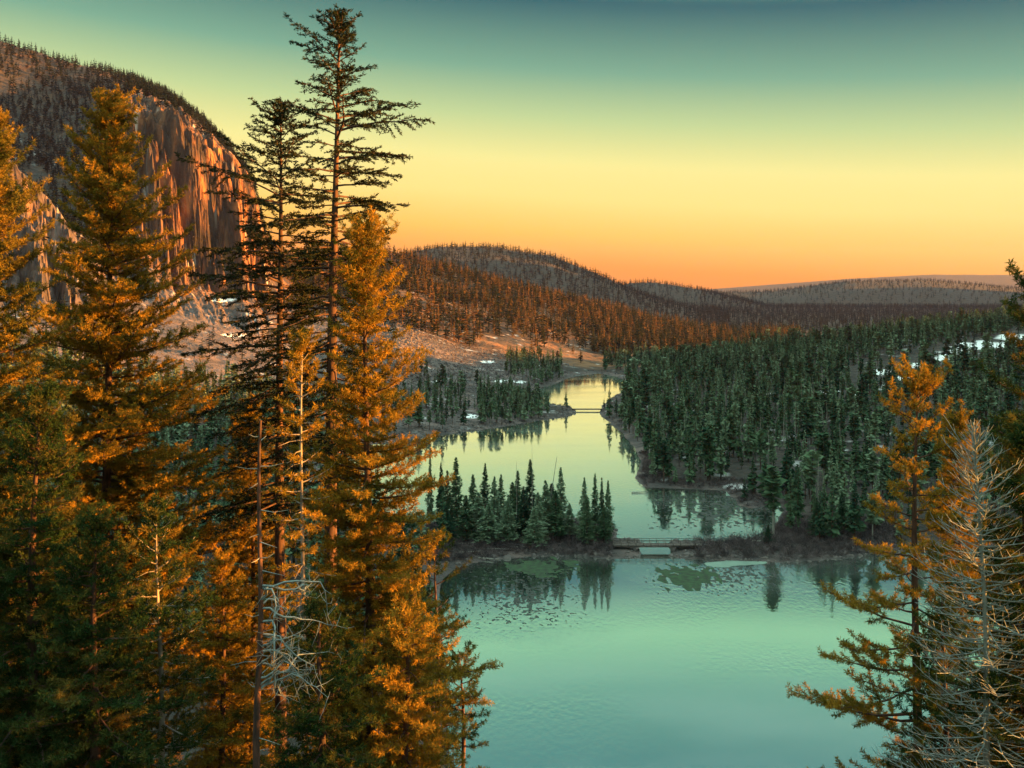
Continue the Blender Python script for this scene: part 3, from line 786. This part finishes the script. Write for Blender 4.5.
# ------------------------------------------------------------------ foreground trees
def hero(name, label, cat, group, px, D, ytop, sil, seed, kindp, fmat, bmat, lean=(0, 0), bare=None, trunk_r=0.3):
    """sil: (y, left px, right px) outline of the crown seen from the camera, top to bottom"""
    r = np.random.default_rng(seed)
    X = (px - 512) / FPX * D; Y = D
    zb = float(knoll(np.array([X]), np.array([Y]))[0]) - 0.3
    zt = z_of(D, ytop); H = zt - zb
    root = obj(name, None, loc=(X, Y, zb), label=label, category=cat, group=group)
    sy = np.array([s[0] for s in sil], float); sl = np.array([s[1] for s in sil]) / FPX * D; sr_ = np.array([s[2] for s in sil]) / FPX * D
    zc = z_of(D, sy) - zb                       # local heights (descending)
    ph = r.uniform(0, 6.28, 4)
    def tp(h):                                   # trunk axis
        t = h / H
        return np.array([lean[0] * (t - 0.6) + 0.10 * math.sin(t * 7 + ph[0]) * t, lean[1] * t + 0.10 * math.sin(t * 6 + ph[1]) * t, h])
    def tr(h): return 0.8 * trunk_r * (1 - h / H) ** 0.8 + 0.012
    tb = Buf(); hh = np.linspace(0, H, 26)
    tube(tb, [tp(h) for h in hh], [tr(h) * (1 + 0.06 * math.sin(h * 5)) for h in hh], 9)
    lb = Buf(); TP, TD = [], []
    k = kindp; zmin = max(zc[-1], 0.5)
    h = H - 0.15; cnt = 0
    while h > zmin:
        t = (H - h) / max(H - zmin, 1e-3)
        h -= k['gap'] * r.uniform(0.4, 1.6) * (0.5 + 0.8 * min(1, t * 4))
        if h < zmin: break
        if k.get('hole') and r.uniform() < k['hole'] and t > 0.08: continue
        az = cnt * 2.399 + r.uniform(-0.6, 0.6); cnt += 1
        ca, sa = math.cos(az), math.sin(az)
        L0 = np.interp(-h, -zc, sl); R0 = np.interp(-h, -zc, sr_)
        side = R0 if ca > 0 else L0
        rad = side * ca * ca + 0.5 * (L0 + R0) * sa * sa
        rad *= r.uniform(*k['len'])
        rad = max(rad, 0.12)
        e0 = np.interp(t, [0, .25, .6, 1], k['elev']) + r.normal(0, 0.12)
        n = 7; s = np.linspace(0, 1, n)
        e = e0 + k['curve'] * (s - 0.3) * (1 if t > 0.12 else 0.3)
        azs = az + r.normal(0, 0.15) * s
        st = rad / (n - 2) / max(0.35, abs(math.cos(e0)))
        dv = np.stack([np.cos(azs) * np.cos(e), np.sin(azs) * np.cos(e), np.sin(e)], 1) * st
        dv += r.normal(0, 0.07 * st, dv.shape)
        P = tp(h) + np.concatenate([[[0, 0, 0]], np.cumsum(dv[:-1], 0)])
        br = min(tr(h) * 0.55, 0.012 + rad * k.get('thick', 0.012))
        tube(lb, P, br * (1 - 0.85 * s) + 0.003, 4)
        # twigs
        seglen = rad
        m = max(3, int(seglen * (1 - k['naked']) / k['twig']))
        f = np.linspace(k['naked'], 1.0, m) if t > 0.06 else np.linspace(0.1, 1, m)
        fi = f * (n - 1); ii = np.minimum(fi.astype(int), n - 2); fr = (fi - ii)[:, None]
        B = P[ii] * (1 - fr) + P[ii + 1] * fr
        bd = P[ii + 1] - P[ii]; bd /= np.linalg.norm(bd, axis=1)[:, None]
        sg = np.where(np.arange(m) % 2 == 0, 1, -1)[:, None] * r.uniform(0.5, 1.3, (m, 1))
        pr = np.cross(bd, [0, 0, 1.0]); pr /= np.linalg.norm(pr, axis=1)[:, None] + 1e-6
        td = bd * 0.8 + pr * sg + np.array([0, 0, 1.0]) * r.normal(k['tz'], 0.35, (m, 1)); td /= np.linalg.norm(td, axis=1)[:, None]
        tl = (0.12 + k['twl'] * rad * (1.1 - f)) * r.uniform(0.6, 1.2, m)
        tl = np.minimum(tl, k['twmax'])
        for q in range(m):
            nn = max(2, int(tl[q] / k['ts']) + 1)
            w = np.linspace(0.15, 1, nn)[:, None] * tl[q]
            bend = np.array([0, 0, k['bend']]) * (w / max(tl[q], .01)) ** 2 * tl[q]
            pts = B[q] + td[q] * w + bend
            TP.append(pts); TD.append(np.repeat(td[q][None] + [0, 0, k['tz'] * 0.5], nn, 0))
            if tl[q] > 0.18:
                tube(lb, [B[q], B[q] + td[q] * tl[q] + [0, 0, k['bend'] * tl[q]]], [k.get("tr", 0.009), k.get("tr", 0.009) * 0.35], 3)
        TP.append(P[2:] if t > 0.06 else P[1:]); TD.append(bd[:1].repeat(len(TP[-1]), 0))
    # dead stubs on the bare trunk below the crown
    for q in range(k.get('stubs', 14)):
        h = r.uniform(max(0.5, zmin - 6), max(1.5, H * 0.9)); az = r.uniform(0, 6.28); L = r.uniform(0.3, 1.1)
        p0 = tp(h); p1 = p0 + np.array([math.cos(az) * L, math.sin(az) * L, -0.1 * L])
        tube(lb, [p0, (p0 + p1) / 2 + [0, 0, 0.05], p1], [0.02, 0.014, 0.004], 3)
    obj("trunk", tb.mesh("trunk", [bmat], smooth=True), root)
    obj("branches", lb.mesh("branches", [bmat]), root)
    if fmat is None: return root
    C = np.concatenate(TP); Dd = np.concatenate(TD); Dd /= np.linalg.norm(Dd, axis=1)[:, None] + 1e-9
    K = k['K']; n = len(C)
    C = np.repeat(C, K, 0); Dd = np.repeat(Dd, K, 0)
    dr = Dd * k['fwd'] + r.normal(0, 1, C.shape) * np.array([1, 1, k.get('flat', 1.0)]); dr /= np.linalg.norm(dr, axis=1)[:, None]
    ln = r.uniform(0.6, 1.25, (len(C), 1)) * k['nl']
    pr = np.cross(dr, r.normal(0, 1, C.shape)); pr /= np.linalg.norm(pr, axis=1)[:, None] + 1e-9
    p0 = C + r.normal(0, 0.02, C.shape)
    V = np.stack([p0, p0 + dr * ln * 0.5 + pr * k['nw'], p0 + dr * ln, p0 + dr * ln * 0.5 - pr * k['nw']], 1).reshape(-1, 3)
    obj("foliage", mesh_np("foliage", V, None, np.arange(len(V)).reshape(-1, 4), [fmat]), root)
    HERO.append((name, n * K))
    return root
HERO = []
PINE = dict(gap=0.082, len=(0.65, 1.12), elev=(0.9, 0.35, 0.05, -0.25), curve=0.45, naked=0.06, twig=0.12, tz=0.22, twl=0.42, twmax=1.0, ts=0.10,
            bend=0.12, K=17, fwd=0.85, nl=0.145, nw=0.013)
FIRP = dict(gap=0.075, len=(0.5, 1.35), elev=(0.7, 0.15, -0.10, -0.25), curve=-0.15, naked=0.30, twig=0.11, tz=-0.08, twl=0.42, twmax=1.0, ts=0.09,
            bend=-0.12, K=8, fwd=1.2, nl=0.14, nw=0.019, flat=0.45, hole=0.12, stubs=20, thick=0.014)
SPARSE = dict(PINE, gap=0.14, hole=0.2, naked=0.35, twig=0.17, stubs=30)
DEAD = dict(gap=0.035, len=(0.6, 1.1), elev=(1.0, 0.35, 0.1, -0.05), curve=0.5, naked=0.2, twig=0.09, tz=0.25, twl=0.4, twmax=0.9, ts=0.3, bend=0.25, K=1, fwd=1, nl=.1, nw=.01, thick=0.0045, tr=0.009, stubs=10)

FG = "pines on the near slope"
# left cluster
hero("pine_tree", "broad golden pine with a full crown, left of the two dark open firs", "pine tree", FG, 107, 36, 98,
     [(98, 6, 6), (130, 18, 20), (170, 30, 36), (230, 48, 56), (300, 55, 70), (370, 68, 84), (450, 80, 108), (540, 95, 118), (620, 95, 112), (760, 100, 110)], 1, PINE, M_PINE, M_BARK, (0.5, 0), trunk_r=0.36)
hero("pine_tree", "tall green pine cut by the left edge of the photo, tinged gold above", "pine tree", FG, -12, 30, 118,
     [(118, 6, 6), (170, 20, 24), (240, 40, 45), (320, 50, 60), (400, 60, 75), (500, 70, 90), (620, 80, 100), (760, 90, 110)], 2, PINE, M_PINE_HALF, M_BARK, trunk_r=0.36)
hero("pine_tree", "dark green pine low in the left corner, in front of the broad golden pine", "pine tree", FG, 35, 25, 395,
     [(395, 6, 6), (440, 22, 24), (520, 45, 50), (620, 70, 75), (768, 90, 95)], 3, PINE, M_PINE_SHADE, M_BARK, trunk_r=0.25)
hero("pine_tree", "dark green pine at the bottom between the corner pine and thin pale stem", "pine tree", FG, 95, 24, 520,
     [(520, 6, 6), (570, 28, 30), (650, 55, 60), (768, 80, 85)], 4, PINE, M_PINE_SHADE, M_BARK, trunk_r=0.22)
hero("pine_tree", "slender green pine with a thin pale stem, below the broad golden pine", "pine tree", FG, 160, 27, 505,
     [(505, 5, 5), (550, 26, 26), (620, 45, 46), (768, 65, 65)], 5, dict(PINE, hole=0.15, gap=0.11), M_PINE_SHADE, M_SILVER, trunk_r=0.14)
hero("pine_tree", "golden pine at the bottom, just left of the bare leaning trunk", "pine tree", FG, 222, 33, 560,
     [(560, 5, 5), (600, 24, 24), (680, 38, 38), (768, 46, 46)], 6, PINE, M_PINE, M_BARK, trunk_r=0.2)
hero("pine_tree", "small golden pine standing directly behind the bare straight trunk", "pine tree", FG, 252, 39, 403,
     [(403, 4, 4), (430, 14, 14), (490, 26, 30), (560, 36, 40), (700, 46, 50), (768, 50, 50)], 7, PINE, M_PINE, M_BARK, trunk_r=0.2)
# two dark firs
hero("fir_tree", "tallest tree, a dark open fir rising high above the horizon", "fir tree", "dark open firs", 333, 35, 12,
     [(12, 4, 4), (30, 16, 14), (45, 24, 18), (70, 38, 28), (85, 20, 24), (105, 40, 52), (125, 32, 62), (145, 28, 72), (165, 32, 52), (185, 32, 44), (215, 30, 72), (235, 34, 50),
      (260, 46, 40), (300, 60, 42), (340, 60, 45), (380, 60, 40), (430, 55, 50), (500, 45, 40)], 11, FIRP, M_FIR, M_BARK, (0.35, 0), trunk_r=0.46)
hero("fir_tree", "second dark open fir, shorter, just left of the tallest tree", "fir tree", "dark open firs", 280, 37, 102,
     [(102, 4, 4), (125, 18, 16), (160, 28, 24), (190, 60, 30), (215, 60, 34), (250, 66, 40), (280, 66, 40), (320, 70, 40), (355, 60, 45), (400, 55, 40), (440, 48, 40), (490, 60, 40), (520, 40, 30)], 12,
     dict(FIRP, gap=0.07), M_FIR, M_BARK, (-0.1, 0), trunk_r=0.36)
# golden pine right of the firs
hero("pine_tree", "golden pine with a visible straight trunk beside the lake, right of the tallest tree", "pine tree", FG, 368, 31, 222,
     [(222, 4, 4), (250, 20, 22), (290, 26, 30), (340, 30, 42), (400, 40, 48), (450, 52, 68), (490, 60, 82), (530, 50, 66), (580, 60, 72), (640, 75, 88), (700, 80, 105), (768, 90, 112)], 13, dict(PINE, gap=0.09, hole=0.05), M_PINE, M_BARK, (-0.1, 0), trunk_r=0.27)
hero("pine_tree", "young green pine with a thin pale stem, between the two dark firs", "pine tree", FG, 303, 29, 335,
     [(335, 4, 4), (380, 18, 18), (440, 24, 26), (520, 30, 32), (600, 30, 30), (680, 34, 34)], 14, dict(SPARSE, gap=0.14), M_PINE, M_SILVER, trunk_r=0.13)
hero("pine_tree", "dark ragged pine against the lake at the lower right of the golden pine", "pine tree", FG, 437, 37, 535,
     [(535, 5, 5), (560, 16, 20), (600, 22, 34), (650, 24, 30), (700, 20, 24), (768, 20, 20)], 15, SPARSE, M_PINE_SHADE, M_BARK, trunk_r=0.16)
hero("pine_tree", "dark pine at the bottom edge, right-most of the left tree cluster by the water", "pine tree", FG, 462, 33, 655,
     [(655, 5, 5), (690, 22, 28), (740, 28, 30), (800, 34, 34)], 16, SPARSE, M_PINE_SHADE, M_BARK, trunk_r=0.15)
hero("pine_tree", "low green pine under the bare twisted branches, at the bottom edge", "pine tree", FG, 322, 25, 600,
     [(600, 5, 5), (650, 32, 34), (710, 50, 56), (800, 70, 70)], 17, PINE, M_PINE_SHADE, M_BARK, trunk_r=0.2)
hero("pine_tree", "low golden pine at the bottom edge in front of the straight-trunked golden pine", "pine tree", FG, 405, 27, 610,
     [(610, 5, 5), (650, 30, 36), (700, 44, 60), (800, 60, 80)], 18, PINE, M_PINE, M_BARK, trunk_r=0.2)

def snag(name, label, px, D, ytop, seed, lean, r0, mat, nb=26, tangle=None):
    r = np.random.default_rng(seed)
    X = (px - 512) / FPX * D; zb = float(knoll(np.array([X]), np.array([D]))[0]) - 0.3
    H = z_of(D, ytop) - zb
    root = obj(name, None, loc=(X, D, zb), label=label, category="dead tree", group="bare dead trunks")
    tb, lb = Buf(), Buf()
    tp = lambda h: np.array([lean * (h / H - 0.8) + 0.05 * math.sin(h), 0.04 * math.sin(h * 1.3), h])
    hh = np.linspace(0, H, 18)
    tube(tb, [tp(h) for h in hh], [r0 * (1 - 0.72 * (h / H)) for h in hh], 8)
    for q in range(nb):
        h = r.uniform(H * 0.3, H * 0.97); az = r.uniform(0, 6.28); L = r.uniform(0.2, 0.8)
        d = np.array([math.cos(az), math.sin(az), r.uniform(-.3, .2)])
        tube(lb, [tp(h), tp(h) + d * L * .5, tp(h) + d * L + [0, 0, r.uniform(-.1, .15)]], [0.018, 0.012, 0.004], 3)
    if tangle:
        for q in range(tangle[2]):
            h = z_of(D, r.uniform(tangle[0], tangle[1])) - zb; az = r.normal(0.0, 0.7); L = r.uniform(1.0, 3.2)
            p = tp(h); P = [p]; e = r.uniform(-0.1, 0.7); a = az
            for s in range(9):
                a += r.normal(0, 0.35); e += r.normal(-0.12, 0.35)
                p = p + np.array([math.cos(a) * math.cos(e), math.sin(a) * math.cos(e), math.sin(e)]) * L / 9; P.append(p)
                if s > 1:
                    for _ in range(2):
                        dd = r.normal(0, 1, 3); dd /= np.linalg.norm(dd); l2 = r.uniform(.2, .7)
                        tube(lb, [p, p + dd * l2 * .5 + [0, 0, -.03], p + dd * l2 + r.normal(0, .08, 3)], [0.010, 0.007, 0.003], 3)
            tube(lb, P, np.linspace(0.035, 0.006, 10), 4)
    obj("trunk", tb.mesh("trunk", [mat], smooth=True), root)
    obj("branches", lb.mesh("branches", [M_GREYBR]), root)
snag("dead_tree", "bare straight trunk with twisted grey dead branches, in front of the small golden pine", 260, 23, 420, 31, 0.1, 0.12, M_BARK, 20, (575, 700, 16))
# right cluster
RG = "pines at the right edge"
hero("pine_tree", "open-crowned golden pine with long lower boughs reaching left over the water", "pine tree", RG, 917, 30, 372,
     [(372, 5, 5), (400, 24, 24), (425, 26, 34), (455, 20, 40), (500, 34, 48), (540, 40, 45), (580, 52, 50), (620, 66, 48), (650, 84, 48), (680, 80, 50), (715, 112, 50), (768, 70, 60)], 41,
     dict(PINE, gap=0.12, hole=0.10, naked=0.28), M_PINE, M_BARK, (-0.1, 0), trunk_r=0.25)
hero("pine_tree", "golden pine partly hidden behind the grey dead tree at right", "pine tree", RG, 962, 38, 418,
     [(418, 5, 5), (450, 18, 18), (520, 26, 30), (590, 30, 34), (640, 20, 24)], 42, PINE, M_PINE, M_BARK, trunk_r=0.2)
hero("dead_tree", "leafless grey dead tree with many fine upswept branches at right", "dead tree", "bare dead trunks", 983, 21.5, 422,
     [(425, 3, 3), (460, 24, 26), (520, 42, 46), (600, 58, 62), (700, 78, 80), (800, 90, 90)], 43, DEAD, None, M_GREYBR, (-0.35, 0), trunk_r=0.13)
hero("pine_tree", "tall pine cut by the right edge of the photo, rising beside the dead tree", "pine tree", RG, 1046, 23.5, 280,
     [(280, 5, 5), (300, 30, 30), (330, 42, 40), (360, 30, 40), (400, 46, 50), (440, 46, 50), (520, 60, 60), (640, 75, 75), (768, 90, 90)], 44, dict(PINE, gap=0.12), M_PINE_SHADE, M_BARK, trunk_r=0.3)
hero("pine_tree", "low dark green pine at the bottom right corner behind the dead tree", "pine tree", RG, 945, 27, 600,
     [(600, 5, 5), (650, 30, 34), (710, 44, 60), (800, 60, 80)], 45, PINE, M_PINE_SHADE, M_BARK, trunk_r=0.2)
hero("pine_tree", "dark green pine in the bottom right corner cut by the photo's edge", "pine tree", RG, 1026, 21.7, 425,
     [(425, 5, 5), (470, 24, 30), (540, 34, 40), (660, 46, 60), (800, 60, 80)], 46, PINE, M_PINE_SHADE, M_BARK, trunk_r=0.2)
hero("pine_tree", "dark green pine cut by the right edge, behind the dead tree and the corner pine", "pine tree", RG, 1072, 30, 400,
     [(400, 5, 5), (450, 30, 30), (540, 55, 55), (660, 75, 75), (800, 90, 90)], 47, PINE, M_PINE_SHADE, M_BARK, trunk_r=0.25)
print("hero blades", sum(n for _, n in HERO))

# ------------------------------------------------------------------ footbridges
def bridge(name, label, pxa, pxb, Y, zdeck, w, post_gap, rails=True):
    xa, xb = (pxa - 512) / FPX * Y, (pxb - 512) / FPX * Y
    xc, L = (xa + xb) / 2, xb - xa
    root = obj(name, None, loc=(xc, Y, 0), label=label, category="footbridge")
    dk = Buf()
    n = int(L / 0.22)
    for i in range(n):
        box(dk, (-L / 2 + (i + .5) * L / n, 0, zdeck), (L / n - 0.02, w, 0.06))
    obj("deck", dk.mesh("deck", [M_TIMBER]), root)
    for s in (-1, 1):
        b = Buf(); box(b, (0, s * (w / 2 - 0.2), zdeck - 0.23), (L, 0.22, 0.38)); obj("beam", b.mesh("beam", [M_TIMBER]), root)
        if rails:
            rl = Buf(); box(rl, (0, s * w / 2, zdeck + 1.05), (L, 0.09, 0.09)); box(rl, (0, s * w / 2, zdeck + 0.58), (L, 0.06, 0.10))
            ro = obj("railing", rl.mesh("railing", [M_TIMBER]), root)
            m = int(L / post_gap) + 1
            for i in range(m):
                p = Buf(); box(p, (-L / 2 + 0.06 + i * (L - 0.12) / (m - 1), s * (w / 2 + 0.082), zdeck + 0.5), (0.12, 0.07, 1.2)); obj("post", p.mesh("post", [M_TIMBER]), ro)
    for s in ((-0.26, 0.17) if rails else (-0.45, 0.45)):
        a = Buf(); box(a, (s * L, 0, (zdeck - 0.42) / 2 - 0.35), (0.7, w * 0.9, zdeck + 0.28)); obj("abutment", a.mesh("abutment", [M_BOULDER]), root)
bridge("footbridge", "dark wooden footbridge with railings joining the islet to the brushy causeway", 613, 702, 207, 1.5, 2.2, 1.7)
bridge("footbridge", "tiny low footbridge spanning the narrows between the middle and the far lake", 572, 603, 447, 1.0, 1.8, 2.5, False)

# leaning dead trunk and bare spires on the islet
X, Y = at(544, 217); zb = hz(X, Y)
root = obj("dead_tree", None, loc=(X, Y, zb), label="leaning dead trunk sticking out above the islet's conifers", category="dead tree", group="bare trunks on the islet")
b = Buf(); tube(b, [(0, 0, 0), (1.2, 0, 6), (3.1, 0, z_of(Y, 457) - zb)], [0.16, 0.12, 0.05], 6); obj("trunk", b.mesh("trunk", [M_SILVER]), root)
for px, ty, la in ((516.5, 461, "bare grey spire of a dead conifer left of the islet's tallest tree"), (532, 447, "thin bare spire topping the middle of the islet"),
                   (527, 500, "pale dead stem among the islet's front conifers")):
    X, Y = at(px, 214); zb = hz(X, Y); h = z_of(Y, ty) - zb
    root = obj("dead_tree", None, loc=(X, Y, zb), label=la, category="dead tree", group="bare trunks on the islet")
    b = Buf(); tube(b, [(0, 0, 0), (0.05, 0, h * .5), (0, 0, h)], [0.13, 0.08, 0.02], 6); obj("trunk", b.mesh("trunk", [M_SILVER]), root)
# pale dead stems in the right-hand forest
r = np.random.default_rng(77); cand = np.where((zone == 0) & (allpx > 640) & (allpx < 900) & (allP[:, 1] < 420))[0]
for i in r.choice(cand, 34, replace=False):
    b = Buf(); h = r.uniform(11, 15); p = allP[i] + [r.uniform(1, 2.5), -1.8, 0]; p[2] = hz(p[0], p[1])
    if shore(p[:1], p[1:2])[0] < 0.5: continue
    tube(b, [(0, 0, 0), (r.normal(0, .15), 0, h * .5), (r.normal(0, .3), 0, h)], [0.19, 0.14, 0.04], 5)
    for q in range(10):
        hq = r.uniform(.3, .95) * h; a = r.uniform(0, 6.28)
        tube(b, [(0, 0, hq), (math.cos(a) * .8, math.sin(a) * .8, hq - .1)], [0.04, 0.012], 3)
    obj("dead_tree", b.mesh("dead_tree", [M_SILVER]), loc=tuple(p), label="pale bare stem standing among the shaded conifers of the right shore", category="dead tree", group="pale dead stems in the right forest")

# ------------------------------------------------------------------ shrubs, boulders, weeds
def scatter_near(n, pxr, Yr, cond, seed):
    r = np.random.default_rng(seed)
    px = r.uniform(*pxr, n); Y = r.uniform(*Yr, n); X = (px - 512) / FPX * Y
    z, _, _, d, _ = height(X, Y, True)
    k = cond(px, Y, d, z)
    return np.stack([X, Y, z], 1)[k]

def shrub_mesh(name, P, hr, seed):
    r = np.random.default_rng(seed); K = 46; n = len(P)
    hgt = r.uniform(*hr, (n, 1, 1))
    d = r.normal(0, 1, (n, K, 3)); d[..., 2] = np.abs(d[..., 2]) * 1.2 + 0.3; d /= np.linalg.norm(d, axis=2)[..., None]
    f = r.uniform(0.1, 0.75, (n, K, 1)); c = P[:, None] + d * hgt * f
    l = hgt * r.uniform(0.25, 0.5, (n, K, 1)); dd = d + r.normal(0, .5, d.shape); dd /= np.linalg.norm(dd, axis=2)[..., None]
    pr = np.cross(dd, r.normal(0, 1, d.shape)); pr /= np.linalg.norm(pr, axis=2)[..., None]
    V = np.stack([c - pr * .05, c + pr * .05, c + dd * l], 2).reshape(-1, 3)
    return mesh_np(name, V, np.arange(len(V)).reshape(-1, 3), None, [M_SHRUB])
Pc = scatter_near(2600, (425, 900), (196, 228), lambda px, Y, d, z: (d > 0.5) & ((px < 612) | (px > 694)), 1)
obj("shrubs", shrub_mesh("shrubs", Pc, (0.9, 2.9), 1), kind="stuff", label="leafless purplish brush covering the islet and causeway banks", category="brush")
Pc2 = scatter_near(3800, (600, 800), (225, 330), lambda px, Y, d, z: (d > 0.5) & (d < 9), 2)
Pc3 = scatter_near(3500, (400, 620), (360, 700), lambda px, Y, d, z: (d > 0.8) & ((d < 7) | (z > 6)), 3)
obj("shrubs", shrub_mesh("shrubs", np.concatenate([Pc2, Pc3]), (0.7, 2.0), 2), kind="stuff", label="low grey-brown brush along the middle lake's shores", category="brush")

ico = np.array([(0, 0, 1), (.894, 0, .447), (.276, .851, .447), (-.724, .526, .447), (-.724, -.526, .447), (.276, -.851, .447),
                (.724, .526, -.447), (-.276, .851, -.447), (-.894, 0, -.447), (-.276, -.851, -.447), (.724, -.526, -.447), (0, 0, -1)])
icf = np.array([(0, 1, 2), (0, 2, 3), (0, 3, 4), (0, 4, 5), (0, 5, 1), (1, 6, 2), (2, 7, 3), (3, 8, 4), (4, 9, 5), (5, 10, 1), (2, 6, 7), (3, 7, 8), (4, 8, 9), (5, 9, 10), (1, 10, 6), (11, 7, 6), (11, 8, 7), (11, 9, 8), (11, 10, 9), (11, 6, 10)])
def boulders(name, P, sr, seed, label):
    r = np.random.default_rng(seed); n = len(P)
    s = sr[0] * (sr[1] / sr[0]) ** (r.uniform(0, 1, (n, 1, 1)) ** 2.2)
    V = ico[None] * (1 + r.normal(0, 0.16, (n, 12, 1))) * s * r.uniform(.6, 1.2, (n, 1, 3)) * [1, 1, .8]
    V = V + P[:, None]
    F = (icf[None] + (np.arange(n) * 12)[:, None, None]).reshape(-1, 3)
    obj("boulders", mesh_np(name, V.reshape(-1, 3), F, None, [M_BOULDER]), kind="stuff", label=label, category="boulders")
boulders("boulders", scatter_near(5500, (425, 900), (196, 226), lambda px, Y, d, z: (d > -0.5) & (d < 3.0), 5), (0.15, 0.85), 5, "grey stones edging the islet and causeway")
boulders("boulders", scatter_near(9000, (330, 575), (350, 680), lambda px, Y, d, z: (d > -0.2), 6), (0.3, 1.2), 6, "talus of grey boulders on the slope left of the middle lake")
boulders("boulders", scatter_near(5000, (140, 420), (430, 760), lambda px, Y, d, z: (d > 1), 7), (0.4, 1.5), 7, "talus boulders under the sunlit cliff")

r = np.random.default_rng(5)
for k, (px, py, a, L) in enumerate([(470, 556, 0.2, 5), (498, 553, -0.1, 6.5), (462, 549, 0.05, 4), (520, 551, 0.15, 4.5), (486, 560, -0.3, 3.5), (640, 493, 0.1, 5), (760, 545, -0.1, 4)]):
    X, Y = W(px, py); b = Buf()
    c, s_ = math.cos(a), math.sin(a)
    tube(b, [(-L / 2 * c, -L / 2 * s_, 0), (0, 0, 0.04), (L / 2 * c, L / 2 * s_, 0.08)], [0.20, 0.17, 0.09], 7)
    obj("drift_log", b.mesh("drift_log", [M_SILVER], smooth=True), loc=(X, Y, max(hz(X, Y), 0) + 0.22),
        label=["grey drift log lying on the islet's front bank near its left end", "longest grey drift log on the islet's front bank", "short grey log on the bank at the islet's left end, farthest from the water",
               "grey log lying under the bushes at the middle of the islet's front bank", "small grey log half in the shallows left of the islet", "grey log on the right shore of the middle lake beside the bay", "grey log in the brush at the right part of the causeway"][k],
        category="log", group="drift logs on the banks")

def weed(name, px0, px1, y0, y1, thr, sx, sy, seed, mat, label, zz, blob=True):
    nx, ny = int((px1 - px0) * 2.2), int((y1 - y0) * 5)
    gx, gy = np.meshgrid(np.linspace(px0, px1, nx + 1), np.linspace(y0, y1, ny + 1), indexing='ij')
    Yw = CAMZ * FPX / (gy - HOR); Xw = (gx - 512) / FPX * Yw
    cx, cy = (px0 + px1) / 2, (y0 + y1) / 2
    e = 1 - np.hypot((gx - cx) / (px1 - px0) * 2, (gy - cy) / (y1 - y0) * 2)
    f = fbm(Xw * sx * (2.2 if blob else 4.5), Yw * sy * (2.2 if blob else 4.5), seed, 5) * 1.3 + e * (1.5 if blob else 0.7) - thr
    f = np.where(shore(Xw, Yw) > -0.1, -1, f)
    ctr = (f[:-1, :-1] + f[1:, 1:]) / 2 > 0
    idx = np.arange((nx + 1) * (ny + 1)).reshape(nx + 1, ny + 1)
    Qd = np.stack([idx[:-1, :-1], idx[:-1, 1:], idx[1:, 1:], idx[1:, :-1]], -1)[ctr][:, ::-1]
    V = np.stack([Xw, Yw, np.full_like(Xw, zz)], -1).reshape(-1, 3)
    used, inv = np.unique(Qd, return_inverse=True)
    if not len(used): return
    obj(name, mesh_np(name, V[used], None, inv.reshape(-1, 4), [mat]), kind="stuff", label=label, category="water weed")
weed("floating_weed", 650, 722, 563, 591, 0.35, 0.35, 0.22, 3, M_ALGAE, "bright green floating weed patch below the footbridge", 0.02)
weed("drowned_brush", 640, 800, 556, 596, 0.62, 0.5, 0.25, 4, M_WEEDD, "dark drowned twigs around the green weed patch", 0.012, False)
weed("floating_weed", 495, 580, 556, 578, 0.40, 0.25, 0.2, 5, M_ALGAE, "green shallows along the islet's front bank", 0.02)
weed("drowned_brush", 455, 590, 560, 632, 0.60, 0.45, 0.35, 6, M_WEEDD, "dark drowned twigs in the shallows at the left of the near lake", 0.012, False)
weed("ice_sheet", 704, 772, 559.5, 567.5, 0.05, 0.1, 0.1, 7, M_ICE, "pale melting ice sheet against the causeway", 0.035)
weed("drowned_brush", 640, 790, 488, 538, 0.62, 0.3, 0.18, 8, M_WEEDD, "dark drowned brush in the bay behind the causeway", 0.012, False)
weed("ice_sheet", 726, 778, 484, 497, -0.1, 0.1, 0.1, 9, M_ICE, "pale ice sheet at the back of the shaded bay", 0.035)

# ------------------------------------------------------------------ haze
hb = Buf(); box(hb, (0, 4600, 250), (11200, 11000, 520))
m, nt, out = new_mat("haze_air")
pv = N(nt, "ShaderNodeVolumePrincipled")
pv.inputs["Color"].default_value = (0.34, 0.38, 0.66, 1)
pv.inputs["Density"].default_value = 0.00003
pv.inputs["Anisotropy"].default_value = 0.1
nt.links.new(pv.outputs[0], out.inputs["Volume"])
obj("haze", hb.mesh("haze", [m]), kind="stuff", label="evening haze over the valley", category="haze")
